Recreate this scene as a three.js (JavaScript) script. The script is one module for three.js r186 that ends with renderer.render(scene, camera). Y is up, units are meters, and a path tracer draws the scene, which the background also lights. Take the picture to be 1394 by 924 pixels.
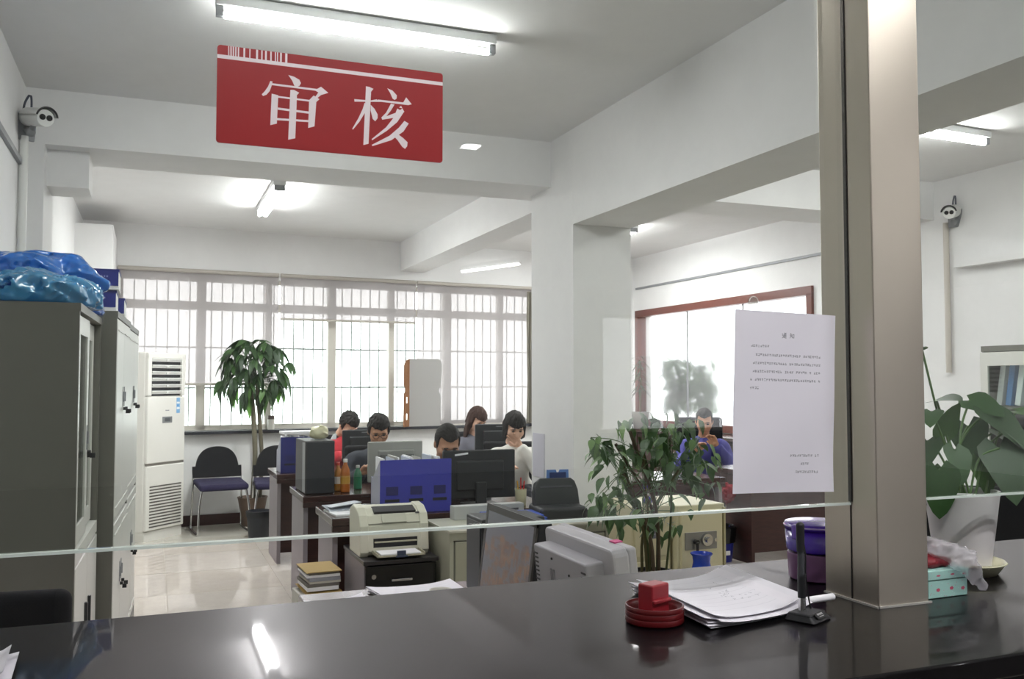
import * as THREE from 'three';
import { RoundedBoxGeometry } from 'three/addons/geometries/RoundedBoxGeometry.js';
import { mergeGeometries } from 'three/addons/utils/BufferGeometryUtils.js';
import { RectAreaLightUniformsLib } from 'three/addons/lights/RectAreaLightUniformsLib.js';

// ---------------------------------------------------------------- camera, sky, exposure
const scene = new THREE.Scene();
const renderer = new THREE.WebGLRenderer({ antialias: true });
renderer.toneMapping = THREE.LinearToneMapping;
renderer.toneMappingExposure = 1.44;
renderer.shadowMap.enabled = true;
RectAreaLightUniformsLib.init();

const W = 1394, H = 924, FPX = 1240, EYE = new THREE.Vector3(0, 1.51, 0);
const YAW = Math.atan2(489, FPX), PITCH = Math.atan2(57, FPX);
const FWD = new THREE.Vector3(Math.sin(YAW) * Math.cos(PITCH), Math.sin(PITCH), -Math.cos(YAW) * Math.cos(PITCH));
const RIGHT = new THREE.Vector3().crossVectors(FWD, new THREE.Vector3(0, 1, 0)).normalize();
const UPV = new THREE.Vector3().crossVectors(RIGHT, FWD);
const camera = new THREE.PerspectiveCamera(2 * Math.atan(H / 2 / FPX) * 180 / Math.PI, W / H, 0.05, 100);
camera.position.copy(EYE);
camera.lookAt(EYE.clone().add(FWD));

scene.background = new THREE.Color().setRGB(3.5, 3.46, 3.62);      // overcast daylight outside the windows

const TUBE_GLOW = 46, TUBE_AREA = 92;                             // fluorescent tubes: glow of the glass, light just below it

// ---------------------------------------------------------------- helpers
// a pixel of the photograph gives a ray; the plane of the thing it touches gives the distance
const ray = (u, v) => FWD.clone().addScaledVector(RIGHT, (u - W / 2) / FPX).addScaledVector(UPV, -(v - H / 2) / FPX);
const hit = (u, v, ax, val) => { const d = ray(u, v); return EYE.clone().addScaledVector(d, (val - EYE[ax]) / d[ax]); };
const onX = (u, v, x) => hit(u, v, 'x', x), onY = (u, v, y) => hit(u, v, 'y', y), onZ = (u, v, z) => hit(u, v, 'z', z);

let seedState = 12345;
const rnd = () => { seedState = (seedState * 1664525 + 1013904223) >>> 0; return seedState / 4294967296; };
const rr = (a, b) => a + (b - a) * rnd();
const V = (x, y, z) => new THREE.Vector3(x, y, z);
const C = (hex) => new THREE.Color(hex);

const used = new Map();
function numbered(name) {
  const n = used.get(name) ?? 0;
  used.set(name, n + 1);
  return n ? name + '_' + String(n).padStart(3, '0') : name;
}
function shade(o) { o.castShadow = true; o.receiveShadow = true; return o; }
function tag(o, label, category, group) {
  o.userData.label = label; o.userData.category = category;
  if (group) o.userData.group = group;
  return o;
}
function thing(name, label, category, [x, y, z] = [0, 0, 0], turn = 0, group) {
  const o = new THREE.Group();
  o.name = numbered(name); o.position.set(x, y, z); o.rotation.y = turn;
  scene.add(o);
  return tag(o, label, category, group);
}
function part(name, geo, m, parent, [x, y, z] = [0, 0, 0], [rx, ry, rz] = [0, 0, 0]) {
  const o = shade(new THREE.Mesh(geo, m));
  o.name = name; o.position.set(x, y, z); o.rotation.set(rx, ry, rz);
  parent.add(o);
  return o;
}
function single(name, geo, m, label, category, pos, rot, group) {      // a thing that is one mesh
  return tag(part(numbered(name), geo, m, scene, pos, rot), label, category, group);
}
function struct(name, geo, m, pos, rot) {
  const o = part(numbered(name), geo, m, scene, pos, rot);
  o.userData.kind = 'structure';
  return o;
}
const box = (w, h, d) => new THREE.BoxGeometry(w, h, d);
const rbox = (w, h, d, r = 0.01, s = 2) => new RoundedBoxGeometry(w, h, d, s, Math.min(r, w / 2.05, h / 2.05, d / 2.05));
// box given by its corners
function span(x0, x1, y0, y1, z0, z1, r = 0) {
  const w = Math.abs(x1 - x0), h = Math.abs(y1 - y0), d = Math.abs(z1 - z0);
  const g = r ? rbox(w, h, d, r) : box(w, h, d);
  return g.translate((x0 + x1) / 2, (y0 + y1) / 2, (z0 + z1) / 2);
}
const merge = (list) => mergeGeometries(list.map((g) => (g.index ? g.toNonIndexed() : g)).map((g) => { const c = new THREE.BufferGeometry(); for (const k of ['position', 'normal', 'uv']) if (g.attributes[k]) c.setAttribute(k, g.attributes[k]); return c; }));
const cyl = (r0, r1, h, n = 20, open = false) => new THREE.CylinderGeometry(r0, r1, h, n, 1, open);
const lathe = (pts, n = 28) => new THREE.LatheGeometry(pts.map(([r, y]) => new THREE.Vector2(r, y)), n);
function tube(pts, r, n = 8, seg) {
  const c = new THREE.CatmullRomCurve3(pts.map((p) => (p.isVector3 ? p : V(...p))), false, 'centripetal');
  return new THREE.TubeGeometry(c, seg ?? Math.max(6, pts.length * 5), r, n, false);
}
function bar(a, b, r, n = 8) {
  const d = b.clone().sub(a), g = new THREE.CylinderGeometry(r, r, d.length(), n);
  g.applyQuaternion(new THREE.Quaternion().setFromUnitVectors(V(0, 1, 0), d.clone().normalize()));
  return g.translate(...a.clone().add(b).multiplyScalar(0.5).toArray());
}
function extrude(pts, depth, bevel = 0) {
  const s = new THREE.Shape(pts.map(([x, y]) => new THREE.Vector2(x, y)));
  return new THREE.ExtrudeGeometry(s, { depth, bevelEnabled: bevel > 0, bevelSize: bevel, bevelThickness: bevel, bevelSegments: 2, curveSegments: 10 });
}
function roundRect(w, h, r, n = 6) {
  const p = [];
  for (const [cx, cy, a0] of [[w / 2 - r, h / 2 - r, 0], [-w / 2 + r, h / 2 - r, 90], [-w / 2 + r, -h / 2 + r, 180], [w / 2 - r, -h / 2 + r, 270]])
    for (let i = 0; i <= n; i++) { const a = (a0 + 90 * i / n) * Math.PI / 180; p.push([cx + r * Math.cos(a), cy + r * Math.sin(a)]); }
  return p;
}

// ---------------------------------------------------------------- textures
function canvasTex(w, h, draw, srgb = true) {
  const c = document.createElement('canvas');
  c.width = w; c.height = h;
  draw(c.getContext('2d'), w, h);
  const t = new THREE.CanvasTexture(c);
  if (srgb) t.colorSpace = THREE.SRGBColorSpace;
  t.wrapS = t.wrapT = THREE.RepeatWrapping;
  return t;
}
function noiseTex(n, fn, srgb = false) {
  const d = new Uint8Array(n * n * 4);
  for (let y = 0; y < n; y++) for (let x = 0; x < n; x++) {
    const c = fn(x, y), o = (y * n + x) * 4;
    for (let k = 0; k < 3; k++) d[o + k] = Math.max(0, Math.min(255, Array.isArray(c) ? c[k] : c));
    d[o + 3] = 255;
  }
  const t = new THREE.DataTexture(d, n, n);
  t.wrapS = t.wrapT = THREE.RepeatWrapping; t.magFilter = THREE.LinearFilter;
  if (srgb) t.colorSpace = THREE.SRGBColorSpace;
  t.needsUpdate = true;
  return t;
}
function grid(n) { const a = new Float32Array(n * n); for (let i = 0; i < a.length; i++) a[i] = rnd(); return a; }
function smooth(g, n, x, y) {                                     // tiling value noise
  const xi = Math.floor(x), yi = Math.floor(y), fx = x - xi, fy = y - yi, s = (t) => t * t * (3 - 2 * t);
  const at = (i, j) => g[((j % n + n) % n) * n + ((i % n + n) % n)];
  const a = at(xi, yi) + (at(xi + 1, yi) - at(xi, yi)) * s(fx), b = at(xi, yi + 1) + (at(xi + 1, yi + 1) - at(xi, yi + 1)) * s(fx);
  return a + (b - a) * s(fy);
}
const G16 = grid(16), G32 = grid(32), G64 = grid(64);
const plaster = noiseTex(256, (x, y) => 110 + 60 * smooth(G64, 64, x / 4, y / 4) + 40 * smooth(G16, 16, x / 16, y / 16) + 30 * rnd());
const wallTone = noiseTex(256, (x, y) => { const k = 249 + 3 * smooth(G16, 16, x / 16, y / 16) + 2 * smooth(G64, 64, x / 4, y / 4); return [k, k, k]; }, true);
const graniteMap = noiseTex(512, (x, y) => {
  const k = 34 + 8 * smooth(G64, 64, x / 8, y / 8) + 14 * Math.pow(rnd(), 3) + 6 * smooth(G16, 16, x / 32, y / 32);
  return [k + 3, k, k + 2];
}, true);
const woodMap = noiseTex(256, (x, y) => {
  const g = smooth(G32, 32, x / 8 * 0.25, y / 1.5) * 0.6 + smooth(G64, 64, x / 30, y / 3) * 0.4;
  return [46 + 26 * g, 27 + 16 * g, 24 + 13 * g];
}, true);
const tileMap = noiseTex(256, (x, y) => { const k = smooth(G16, 16, x / 16, y / 16), f = smooth(G64, 64, x / 4, y / 4), s = rnd() < 0.06 ? -10 : 0; return [226 + 6 * k + 4 * f + s, 223 + 6 * k + 4 * f + s, 215 + 6 * k + 4 * f + s]; }, true);
const brush = noiseTex(256, (x, y) => 120 + 60 * smooth(G64, 64, x / 64, y * 1.0) + 50 * smooth(G16, 16, x / 128, y / 2.3));
const fabricMap = noiseTex(128, (x, y) => { const k = 200 + 40 * ((x + y) % 2) + 15 * rnd(); return [k, k, k]; }, true);
const carton = noiseTex(128, (x, y) => { const k = smooth(G32, 32, x / 4, y / 20) * 22 + rnd() * 8; return [178 + k, 128 + k, 84 + k]; }, true);

// ---------------------------------------------------------------- materials
const mat = (color, roughness = 0.6, more = {}) => new THREE.MeshPhysicalMaterial({ color: typeof color === 'string' ? C(color) : color, roughness, ...more });
const withRepeat = (t, x, y) => { const c = t.clone(); c.repeat.set(x, y); c.needsUpdate = true; return c; };
const M = {
  wall: mat('#f3f2f2', 0.75, { map: wallTone, bumpMap: plaster, bumpScale: 0.0003 }),
  ceil: mat('#f1f0f0', 0.85, { map: wallTone, bumpMap: plaster, bumpScale: 0.0002 }),
  tile: mat('#e2e0dc', 0.03, { map: tileMap, specularIntensity: 1 }),
  tileB: mat('#dedbd5', 0.035, { map: tileMap }),
  grout: mat('#a9a498', 0.8),
  lobbyFloor: mat('#8d8a86', 0.25),
  skirting: mat('#3c1d1b', 0.45),
  granite: mat('#57545a', 0.34, { map: graniteMap, specularIntensity: 0.12, clearcoat: 0.36, clearcoatRoughness: 0.03 }),
  sillStone: mat('#33343a', 0.25),
  cream: mat('#cbc3a8', 0.5),
  steel: mat('#bdb6a9', 0.3, { metalness: 1, anisotropy: 0.75, anisotropyRotation: Math.PI / 2, bumpMap: brush, bumpScale: 0.00004 }),
  chrome: mat('#d0d0d0', 0.15, { metalness: 1 }),
  darkSlot: mat('#1d1715', 0.7),
  glass: new THREE.MeshPhysicalMaterial({ color: C('#fafdfb'), roughness: 0, transmission: 1, thickness: 0, ior: 1.5 }),
  glassEdge: new THREE.MeshPhysicalMaterial({ color: C('#eef6f1'), roughness: 0.55, transmission: 0.35, thickness: 0 }),
  frosted: new THREE.MeshPhysicalMaterial({ color: C('#ffffff'), roughness: 0.16, transmission: 1, thickness: 0.006, ior: 1.45 }),
  windowFrame: mat('#cfcac1', 0.5),
  blind: new THREE.MeshPhysicalMaterial({ color: C('#ada5a6'), roughness: 0.74, transmission: 0.9, thickness: 0, side: THREE.DoubleSide }),
  blindRail: mat('#b9b2aa', 0.5),
  iron: mat('#8a8b8d', 0.5),
  white: mat('#e9e9e6', 0.45),
  whiteGloss: mat('#e8e6e0', 0.25),
  paper: mat('#efeff2', 0.85),
  black: mat('#17181b', 0.5),
  blackGloss: mat('#0e0f11', 0.2),
  blackFabric: mat('#15161b', 0.95, { map: fabricMap }),
  purpleFabric: mat('#2a2548', 0.95, { map: fabricMap }),
  greyPlastic: mat('#8d8f92', 0.45),
  darkPlastic: mat('#2c2e31', 0.45),
  cabGrey: mat('#6a6961', 0.42),
  cabLight: mat('#d6d6d0', 0.36),
  cabInside: mat('#55554f', 0.7),
  blue: mat('#34389c', 0.42),
  deskTop: mat('#ffffff', 0.25, { map: woodMap, clearcoat: 0.4, clearcoatRoughness: 0.12 }),
  deskPanel: mat('#ffffff', 0.45, { map: woodMap }),
  deskEnd: mat('#8b8489', 0.5),
  brown: mat('#4a2620', 0.45),
  frameBrown: mat('#6b3a2f', 0.45),
  tubeGlow: new THREE.MeshStandardMaterial({ color: C('#ffffff'), emissive: new THREE.Color().setRGB(1, 0.985, 0.99), emissiveIntensity: TUBE_GLOW, roughness: 0.4 }),
  batten: mat('#e4e6e6', 0.4),
  carton: mat('#b5a79c', 0.85, { map: carton }),
  soil: mat('#2a1d15', 0.95),
};
// turn a thing about an upright line through (x, z)
function turnAbout(t, x, z, a) { const p = V(x, 0, z).applyAxisAngle(V(0, 1, 0), a); t.rotation.y = a; t.position.set(x - p.x, 0, z - p.z); return t; }
const leafMat = (hex, t = 0.25) => new THREE.MeshPhysicalMaterial({ color: C(hex), roughness: 0.5, transmission: t, thickness: 0, side: THREE.DoubleSide });
const uvm = (g, s = 1) => {                                       // uv in metres from the dominant axis of each face
  const p = g.attributes.position, n = g.attributes.normal, uv = new Float32Array(p.count * 2);
  for (let i = 0; i < p.count; i++) {
    const ax = Math.abs(n.getX(i)), ay = Math.abs(n.getY(i)), az = Math.abs(n.getZ(i));
    const [a, b] = ay > ax && ay > az ? [p.getX(i), p.getZ(i)] : ax > az ? [p.getZ(i), p.getY(i)] : [p.getX(i), p.getY(i)];
    uv[i * 2] = a * s; uv[i * 2 + 1] = b * s;
  }
  g.setAttribute('uv', new THREE.BufferAttribute(uv, 2));
  return g;
};

// ---------------------------------------------------------------- the room
const CEIL = 3.14, LX = -0.68, RX = 5.93, GZ = -1.199, CT = 1.153;   // ceiling, left wall, right wall, glass plane, counter top
const BACK_T = Math.tan(5 * Math.PI / 180), backZ = (x) => -10.1 - BACK_T * (x + 0.3);
const onBack = (u, v, off = 0) => { const d = ray(u, v), t = (-10.1 + off - BACK_T * 0.3 - EYE.z) / (d.z + BACK_T * d.x); return EYE.clone().addScaledVector(d, t); };

const floor = struct('floor', uvm(span(-3, 13, -0.12, -0.003, 12.2, -11.2)), M.grout);
{
  const g = uvm(box(0.796, 0.012, 0.796)), g2 = g;
  for (let i = 0; i < 9; i++) for (let k = 0; k < 12; k++)
    part('tile', g2, (i * 7 + k * 3) % 5 < 3 ? M.tile : M.tileB, floor, [LX + 0.35 + i * 0.8 - 0.35 + 0.4, -0.006, -1.75 - k * 0.8]);
}
struct('floor_lobby', span(-3, 13, -0.004, 0, 12, -1.3), M.lobbyFloor);
struct('ceiling', uvm(span(-3, 13, CEIL, CEIL + 0.15, 12.2, -11.2), 0.5), M.ceil);
struct('wall_left', uvm(span(LX - 0.2, LX, 0, CEIL, -1.0, -10.6), 0.5), M.wall);
{ // right wall with the opening of the frosted window
  const z0 = -7.16, z1 = -10.5, y0 = 1.0, y1 = 2.36;
  struct('wall_right', uvm(merge([span(RX, RX + 0.2, 0, CEIL, -1.0, z0), span(RX, RX + 0.2, 0, y0, z0, z1), span(RX, RX + 0.2, y1, CEIL, z0, z1), span(RX, RX + 0.2, 0, CEIL, z1, -11.1)]), 0.5), M.wall);
  const w = struct('window_2', merge([span(RX - 0.03, RX + 0.1, y1 - 0.01, y1 + 0.075, z0 + 0.07, z1 - 0.05), span(RX - 0.03, RX + 0.1, y0 - 0.06, y0 + 0.02, z0 + 0.07, z1 - 0.05), span(RX - 0.03, RX + 0.1, y0, y1, z0 + 0.07, z0 - 0.01), span(RX - 0.03, RX + 0.1, y0, y1, z1 + 0.02, z1 - 0.05)]), M.frameBrown);
  const n = 3;
  for (let i = 0; i < n; i++) {
    const a = z0 + (z1 - z0) * i / n, b = z0 + (z1 - z0) * (i + 1) / n;
    part('pane', span(RX + 0.03, RX + 0.036, y0, y1, a - 0.004, b + 0.004), M.frosted, w);
    if (i) part('mullion', span(RX + 0.025, RX + 0.045, y0, y1, a - 0.004, a + 0.004), M.greyPlastic, w);
  }
}
{ // back wall, turned a little against the rest, with the long window
  const g = new THREE.Group(), X0 = -0.34, X1 = 5.86, Y0 = 0.99, Y1 = 2.63, k = 1 / Math.cos(5 * Math.PI / 180), L = (x) => (x + 0.3) * k;
  const put = (o) => { o.position.set(-0.3, 0, -10.1); o.rotation.y = 5 * Math.PI / 180; return o; };
  put(struct('wall_back', uvm(merge([span(-1.0, L(X0), 0, CEIL, -0.25, 0), span(L(X1), L(6.1), 0, CEIL, -0.25, 0), span(L(X0), L(X1), 0, Y0, -0.25, 0), span(L(X0), L(X1), Y1, CEIL, -0.25, 0)]), 0.5), M.wall));
  put(struct('baseboard_back', span(-0.4, L(5.9), 0, 0.11, 0, 0.015), M.skirting));
  put(struct('trim_sill', span(L(X0) - 0.02, L(X1), Y0 - 0.035, Y0, -0.1, 0.11, 0.006), M.sillStone));
  const win = put(struct('window_1', merge([span(L(X0), L(X1), Y1 - 0.05, Y1, -0.2, -0.12), span(L(X0), L(X1), Y0, Y0 + 0.05, -0.2, -0.12), span(L(X0), L(X0) + 0.05, Y0, Y1, -0.2, -0.12), span(L(X1) - 0.05, L(X1), Y0, Y1, -0.2, -0.12)]), M.windowFrame));
  const xs = [X0, 0.49, 1.2, 1.91, 2.62, 3.33, 4.04, 4.75, 5.46, X1].map(L);
  part('transom', span(xs[0], xs[9], 2.275, 2.365, -0.2, -0.12), M.windowFrame, win);
  for (let i = 0; i < 9; i++) {
    if (i) part('mullion', span(xs[i] - (i % 2 ? 0.045 : 0.033), xs[i] + (i % 2 ? 0.045 : 0.033), Y0, Y1, -0.2, -0.12), M.windowFrame, win);
    part('pane', span(xs[i] + 0.04, xs[i + 1] - 0.04, Y0 + 0.05, 2.28, -0.163, -0.157), M.glass, win);
    part('pane', span(xs[i] + 0.04, xs[i + 1] - 0.04, 2.36, Y1 - 0.05, -0.163, -0.157), M.glass, win);
  }
  const gr = thing('security_grille', 'grey iron security bars outside the long office window', 'grille', [-0.3, 0, -10.1], 5 * Math.PI / 180);
  const bg = cyl(0.0075, 0.0075, 1.7, 6), hg = new THREE.BoxGeometry(L(X1) - L(X0) + 0.1, 0.018, 0.012);
  for (let x = L(X0) + 0.06; x < L(X1); x += 0.113) part('bar', bg, M.iron, gr, [x, 1.8, -0.33]);
  for (const y of [0.97, 1.44, 1.88, 2.31, 2.64]) part('crossbar', hg, M.iron, gr, [(L(X0) + L(X1)) / 2, y, -0.318]);
  const blinds = [
    [L(X0 - 0.01), L(1.27), 1.487, 'beige roller blind hanging half way down behind the bushy potted tree'],
    [L(1.29), L(2.86), 2.2, 'beige roller blind rolled up almost to the top of the window'],
    [L(2.88), L(4.44), 1.0, 'beige roller blind pulled down to the sill behind the cardboard carton'],
    [L(4.46), L(5.85), 1.0, 'beige roller blind pulled down in the window bay beyond the white column']];
  for (const [a, b, y, label] of blinds) {
    const t = thing('roller_blind', label, 'blind', [-0.3, 0, -10.1], 5 * Math.PI / 180, 'roller blinds on the long window');
    const c = new THREE.PlaneGeometry(b - a, 2.66 - y, 1, 1).translate((a + b) / 2, (2.66 + y) / 2, 0.03);
    part('cloth', c, M.blind, t);
    part('bottom_rail', span(a, b, y - 0.02, y + 0.005, 0.022, 0.038, 0.005), M.blindRail, t);
    part('roller', cyl(0.022, 0.022, b - a, 14).rotateZ(Math.PI / 2).translate((a + b) / 2, 2.672, 0.035), M.blindRail, t);
  }
  const sy = [1.0, 1.2, 1.5, 1.9, 2.3, 2.62];                        // curtain gathered by the column
  const cv = [], ci = [];
  for (let j = 0; j < sy.length; j++) for (let i = 0; i <= 24; i++) { const t = i / 24, w = 0.13 + 0.03 * Math.sin(sy[j] * 3); cv.push(t * w, sy[j] - 0.9, 0.03 * Math.sin(t * 22) + 0.012 * Math.sin(sy[j] * 5 + t * 9)); }
  for (let j = 0; j < sy.length - 1; j++) for (let i = 0; i < 24; i++) { const a = j * 25 + i; ci.push(a, a + 1, a + 25, a + 1, a + 26, a + 25); }
  const cg = new THREE.BufferGeometry(); cg.setAttribute('position', new THREE.Float32BufferAttribute(cv, 3)); cg.setIndex(ci); cg.computeVertexNormals();
  const cur = single('curtain', cg, mat('#8a8579', 0.9, { side: THREE.DoubleSide }), 'narrow grey curtain gathered at the window beside the white column', 'curtain', [4.3, 0.9, backZ(4.3) + 0.1], [0, 5 * Math.PI / 180, 0]);
}
// beams and columns
const beamT = struct('ceiling_beam', uvm(span(LX, RX, 2.83, CEIL + 0.01, -5.62, -6.1), 0.5), M.wall);
struct('ceiling_beam', uvm(span(2.5, 2.92, 2.52, CEIL + 0.01, -1.36, -5.269), 0.5), M.wall);
struct('ceiling_beam', uvm(span(2.68, 2.98, 2.8, CEIL + 0.01, -6.1, -10.4), 0.5), M.wall);
struct('ceiling_beam', uvm(span(LX, -0.36, 2.62, 2.83, -5.74, -6.05), 0.5), M.wall);
struct('column', uvm(span(2.5, 2.92, 0, CEIL + 0.01, -5.27, -5.96), 0.5), M.wall);
struct('column', uvm(span(LX, -0.58, 0, 2.83, -5.62, -6.12), 0.5), M.wall);
struct('column', uvm(span(LX, -0.36, 0, 2.95, -9.1, -10.08), 0.5), M.wall);
struct('trim_1', span(LX, LX + 0.02, 2.655, 2.685, -2.0, -5.55), M.greyPlastic);
struct('trim_2', span(RX - 0.02, RX, 2.715, 2.74, -6.3, -10.55), M.greyPlastic);
struct('trim_3', span(RX - 0.09, RX, 2.4, 2.455, -2.2, -5.35), M.wall);
struct('baseboard_left', span(LX, LX + 0.015, 0, 0.11, -1.7, -10.0), M.skirting);
// lobby shell behind the camera, which the glass mirrors
struct('wall_lobby_left', uvm(span(-3.2, -3, 0, CEIL, 12.2, -1.3), 0.5), M.wall);
struct('wall_lobby_right', uvm(span(13, 13.2, 0, CEIL, 12.2, -1.3), 0.5), M.wall);
struct('wall_front', uvm(span(-3, LX, 0, CEIL, -1.0, -1.3), 0.5), M.wall);
struct('wall_front', uvm(span(RX, 13, 0, CEIL, -1.0, -1.3), 0.5), M.wall);

// ---------------------------------------------------------------- counter, glass screen, steel post
{
  const c = thing('service_counter', 'long dark speckled granite service counter below the glass screen', 'counter', [0, 0, 0]);
  part('countertop', uvm(span(LX + 0.004, RX - 0.004, CT - 0.03, CT, -0.885, -1.52, 0.004), 3.2), M.granite, c);
  part('edge_strip', uvm(span(LX + 0.004, RX - 0.004, CT - 0.062, CT - 0.032, -0.905, -0.96, 0.008), 3.2), M.granite, c);
  part('front_panel', span(LX + 0.004, RX - 0.004, 0, CT - 0.062, -0.99, -1.05), M.cream, c);
  part('back_panel', span(LX + 0.004, RX - 0.004, 0, CT - 0.03, -1.4, -1.43), M.cream, c);
  for (const x of [LX + 0.02, 1.2, 3.4, RX - 0.02]) part('bracket', span(x - 0.015, x + 0.015, 0, CT - 0.03, -1.05, -1.4), M.cream, c);
}
const GB = 1.312;
for (const [n, x0, x1] of [['window_3', LX, 1.068], ['window_4', 1.176, RX]]) {
  const p = struct(n, span(x0, x1, GB, CEIL, GZ - 0.005, GZ + 0.005), M.glass);
  part('polished_edge', span(x0, x1, GB - 0.004, GB - 0.0005, GZ - 0.005, GZ + 0.005), M.glassEdge, p);
}
{
  const p = thing('steel_post', 'square brushed stainless steel post standing on the granite counter', 'post', [1.122, CT, -1.2]);
  const h = CEIL - CT;
  part('shaft', uvm(rbox(0.104, h, 0.122, 0.0025, 2).translate(0, h / 2, 0)), M.steel, p);
  part('glazing_groove', box(0.002, h - 0.16, 0.008).translate(-0.0525, 0.16 + (h - 0.16) / 2, GZ + 1.2 + 0.002), M.darkSlot, p);
  part('seam', box(0.0016, 0.16, 0.002).translate(-0.0524, 0.08, GZ + 1.2 + 0.002), M.darkSlot, p);
  part('sealant', merge([span(-0.055, 0.055, 0, 0.003, 0.0615, 0.0645), span(-0.0565, -0.0525, 0, 0.003, -0.06, 0.0645)]), mat('#a8a6a0', 0.6), p);
}
// ---------------------------------------------------------------- lamps
// batten lamp, its length along local x, hung below the ceiling; tubes glow and an area light of the same size lies just below
function batten(label, [x, y, z], turn, tubes = 1, len = 1.22) {
  const t = thing('fluorescent_lamp', label, 'lamp', [x, y, z], turn, 'fluorescent ceiling lamps');
  part('housing', rbox(len + 0.04, 0.045, tubes > 1 ? 0.1 : 0.055, 0.006).translate(0, 0.035, 0), M.batten, t);
  for (const s of [-1, 1]) part('end_cap', merge([box(0.03, 0.05, tubes > 1 ? 0.085 : 0.03).translate(s * (len / 2 + 0.002), -0.005, 0)]), M.greyPlastic, t);
  const off = tubes > 1 ? [-0.028, 0.028] : [0];
  for (const o of off) part('tube', cyl(0.0145, 0.0145, len - 0.03, 14).rotateZ(Math.PI / 2).translate(0, -0.022, o), M.tubeGlow, t);
  const l = new THREE.RectAreaLight(new THREE.Color().setRGB(1, 0.985, 0.99), TUBE_AREA, len - 0.05, tubes > 1 ? 0.085 : 0.03);
  l.name = 'tube_light'; l.position.set(0, -0.042, 0); l.rotation.x = -Math.PI / 2;
  t.add(l);
  return t;
}
batten('single white fluorescent lamp on the ceiling above the red sign', [0.85, 3.08, -3.97], 0.0);
batten('twin tube fluorescent lamp pointing at the long window above the desks', [0.93, 3.08, -8.1], Math.PI / 2, 2);
batten('twin tube fluorescent lamp seen end on beside the white column', [4.6, 3.08, -8.85], Math.PI / 2, 2);
batten('white fluorescent lamp beyond the steel post and the ceiling beam', [4.42, 3.08, -4.3], 0.05);
batten('single fluorescent lamp on the lobby ceiling far from the counter', [4.25, 3.08, 9.2], 1.2);
batten('single fluorescent lamp on the lobby ceiling in front of the red sign', [0.3, 3.08, 0.2], 0);
batten('single fluorescent lamp on the lobby ceiling in front of the steel post', [1.9, 3.08, 0.0], 0);
batten('added unseen fluorescent lamp above the second desk row behind the white column', [3.75, 3.08, -7.1], 0);  // added lamp, hidden by the column, brightens the wall below the window
batten('added unseen fluorescent lamp on the lobby ceiling before the right end of the counter', [4.4, 3.08, 0.0], 0);  // extra lamp out of view, added to raise the lobby light
batten('added fluorescent lamp on the lobby ceiling that brightens the steel post front', [5.87, 3.08, 3.6], -0.795);  // added lamp, set so that only the post face mirrors its light
function downlight(x, z) {
  const t = thing('downlight', 'round recessed downlight in the lobby ceiling mirrored in the glass screen', 'lamp', [x, CEIL, z], 0);
  part('trim_ring', new THREE.TorusGeometry(0.075, 0.012, 8, 28).rotateX(Math.PI / 2), M.white, t);
  part('lamp_disc', cyl(0.07, 0.07, 0.006, 28).translate(0, -0.004, 0), new THREE.MeshStandardMaterial({ color: C('#ffffff'), emissive: C('#ffffff'), emissiveIntensity: 14 }), t);
  const l = new THREE.RectAreaLight(0xffffff, 14, 0.12, 0.12); l.name = 'downlight_light'; l.position.set(0, -0.012, 0); l.rotation.x = -Math.PI / 2; t.add(l);
}
downlight(2.02, 3.5);

// ---------------------------------------------------------------- lobby end with glazed entrance (mirrored in the screen)
{
  const entranceFilm = new THREE.MeshPhysicalMaterial({ color: C('#dcdcdc'), roughness: 0.8, transmission: 0.9, thickness: 0, side: THREE.DoubleSide });
  const Z = 12, x0 = 7.35, x1 = 12.4, y0 = 0.6, y1 = 2.7;
  struct('wall_lobby_back', uvm(merge([span(-3, x0, 0, CEIL, Z, Z + 0.2), span(x1, 13, 0, CEIL, Z, Z + 0.2), span(x0, x1, y1, CEIL, Z, Z + 0.2)]), 0.5), M.wall);
  struct('wall_lobby_spandrel', span(x0, x1, 0, y0, Z - 0.02, Z + 0.15), mat('#26282a', 0.5));
  const w = struct('window_5', merge([span(x0, x1, y0, y0 + 0.06, Z, Z + 0.08), span(x0, x1, y1 - 0.06, y1, Z, Z + 0.08), span(x0, x0 + 0.06, y0, y1, Z, Z + 0.08), span(x1 - 0.06, x1, y0, y1, Z, Z + 0.08)]), M.windowFrame);
  for (let i = 0; i < 4; i++) part('pane', span(x0 + (x1 - x0) * i / 4 + 0.03, x0 + (x1 - x0) * (i + 1) / 4 - 0.03, y0 + 0.05, y1 - 0.05, Z + 0.03, Z + 0.036), entranceFilm, w);
  // white characters on the dark spandrel, seen mirrored in the glass screen
  const s = thing('wall_lettering', 'white lettering on the dark lobby wall mirrored faintly in the glass screen', 'lettering', [0, 0, Z - 0.03], 0);
  const letters = new THREE.MeshStandardMaterial({ color: C('#f4f4f4'), roughness: 0.5 });
  const glyph = (cx, k) => part('character', merge(k.map(([ax, ay, bx, by]) => { const d = V(ax - bx, by - ay, 0), b = box(d.length(), 0.045, 0.01); b.rotateZ(Math.atan2(d.y, d.x)); return b.translate(cx - (ax + bx) / 2, (ay + by) / 2, 0); })), letters, s);
  glyph(7.62, [[-0.2, 0.42, 0.2, 0.42], [0, 0.52, 0, 0.42], [-0.14, 0.4, 0.16, 0.2], [0.14, 0.4, -0.16, 0.2], [-0.16, 0.29, 0.18, 0.29]]);
  glyph(8.32, [[0.06, 0.54, 0.06, 0.18], [-0.2, 0.28, 0.2, 0.28], [-0.14, 0.5, -0.05, 0.44], [-0.18, 0.42, -0.08, 0.36]]);
}

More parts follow.
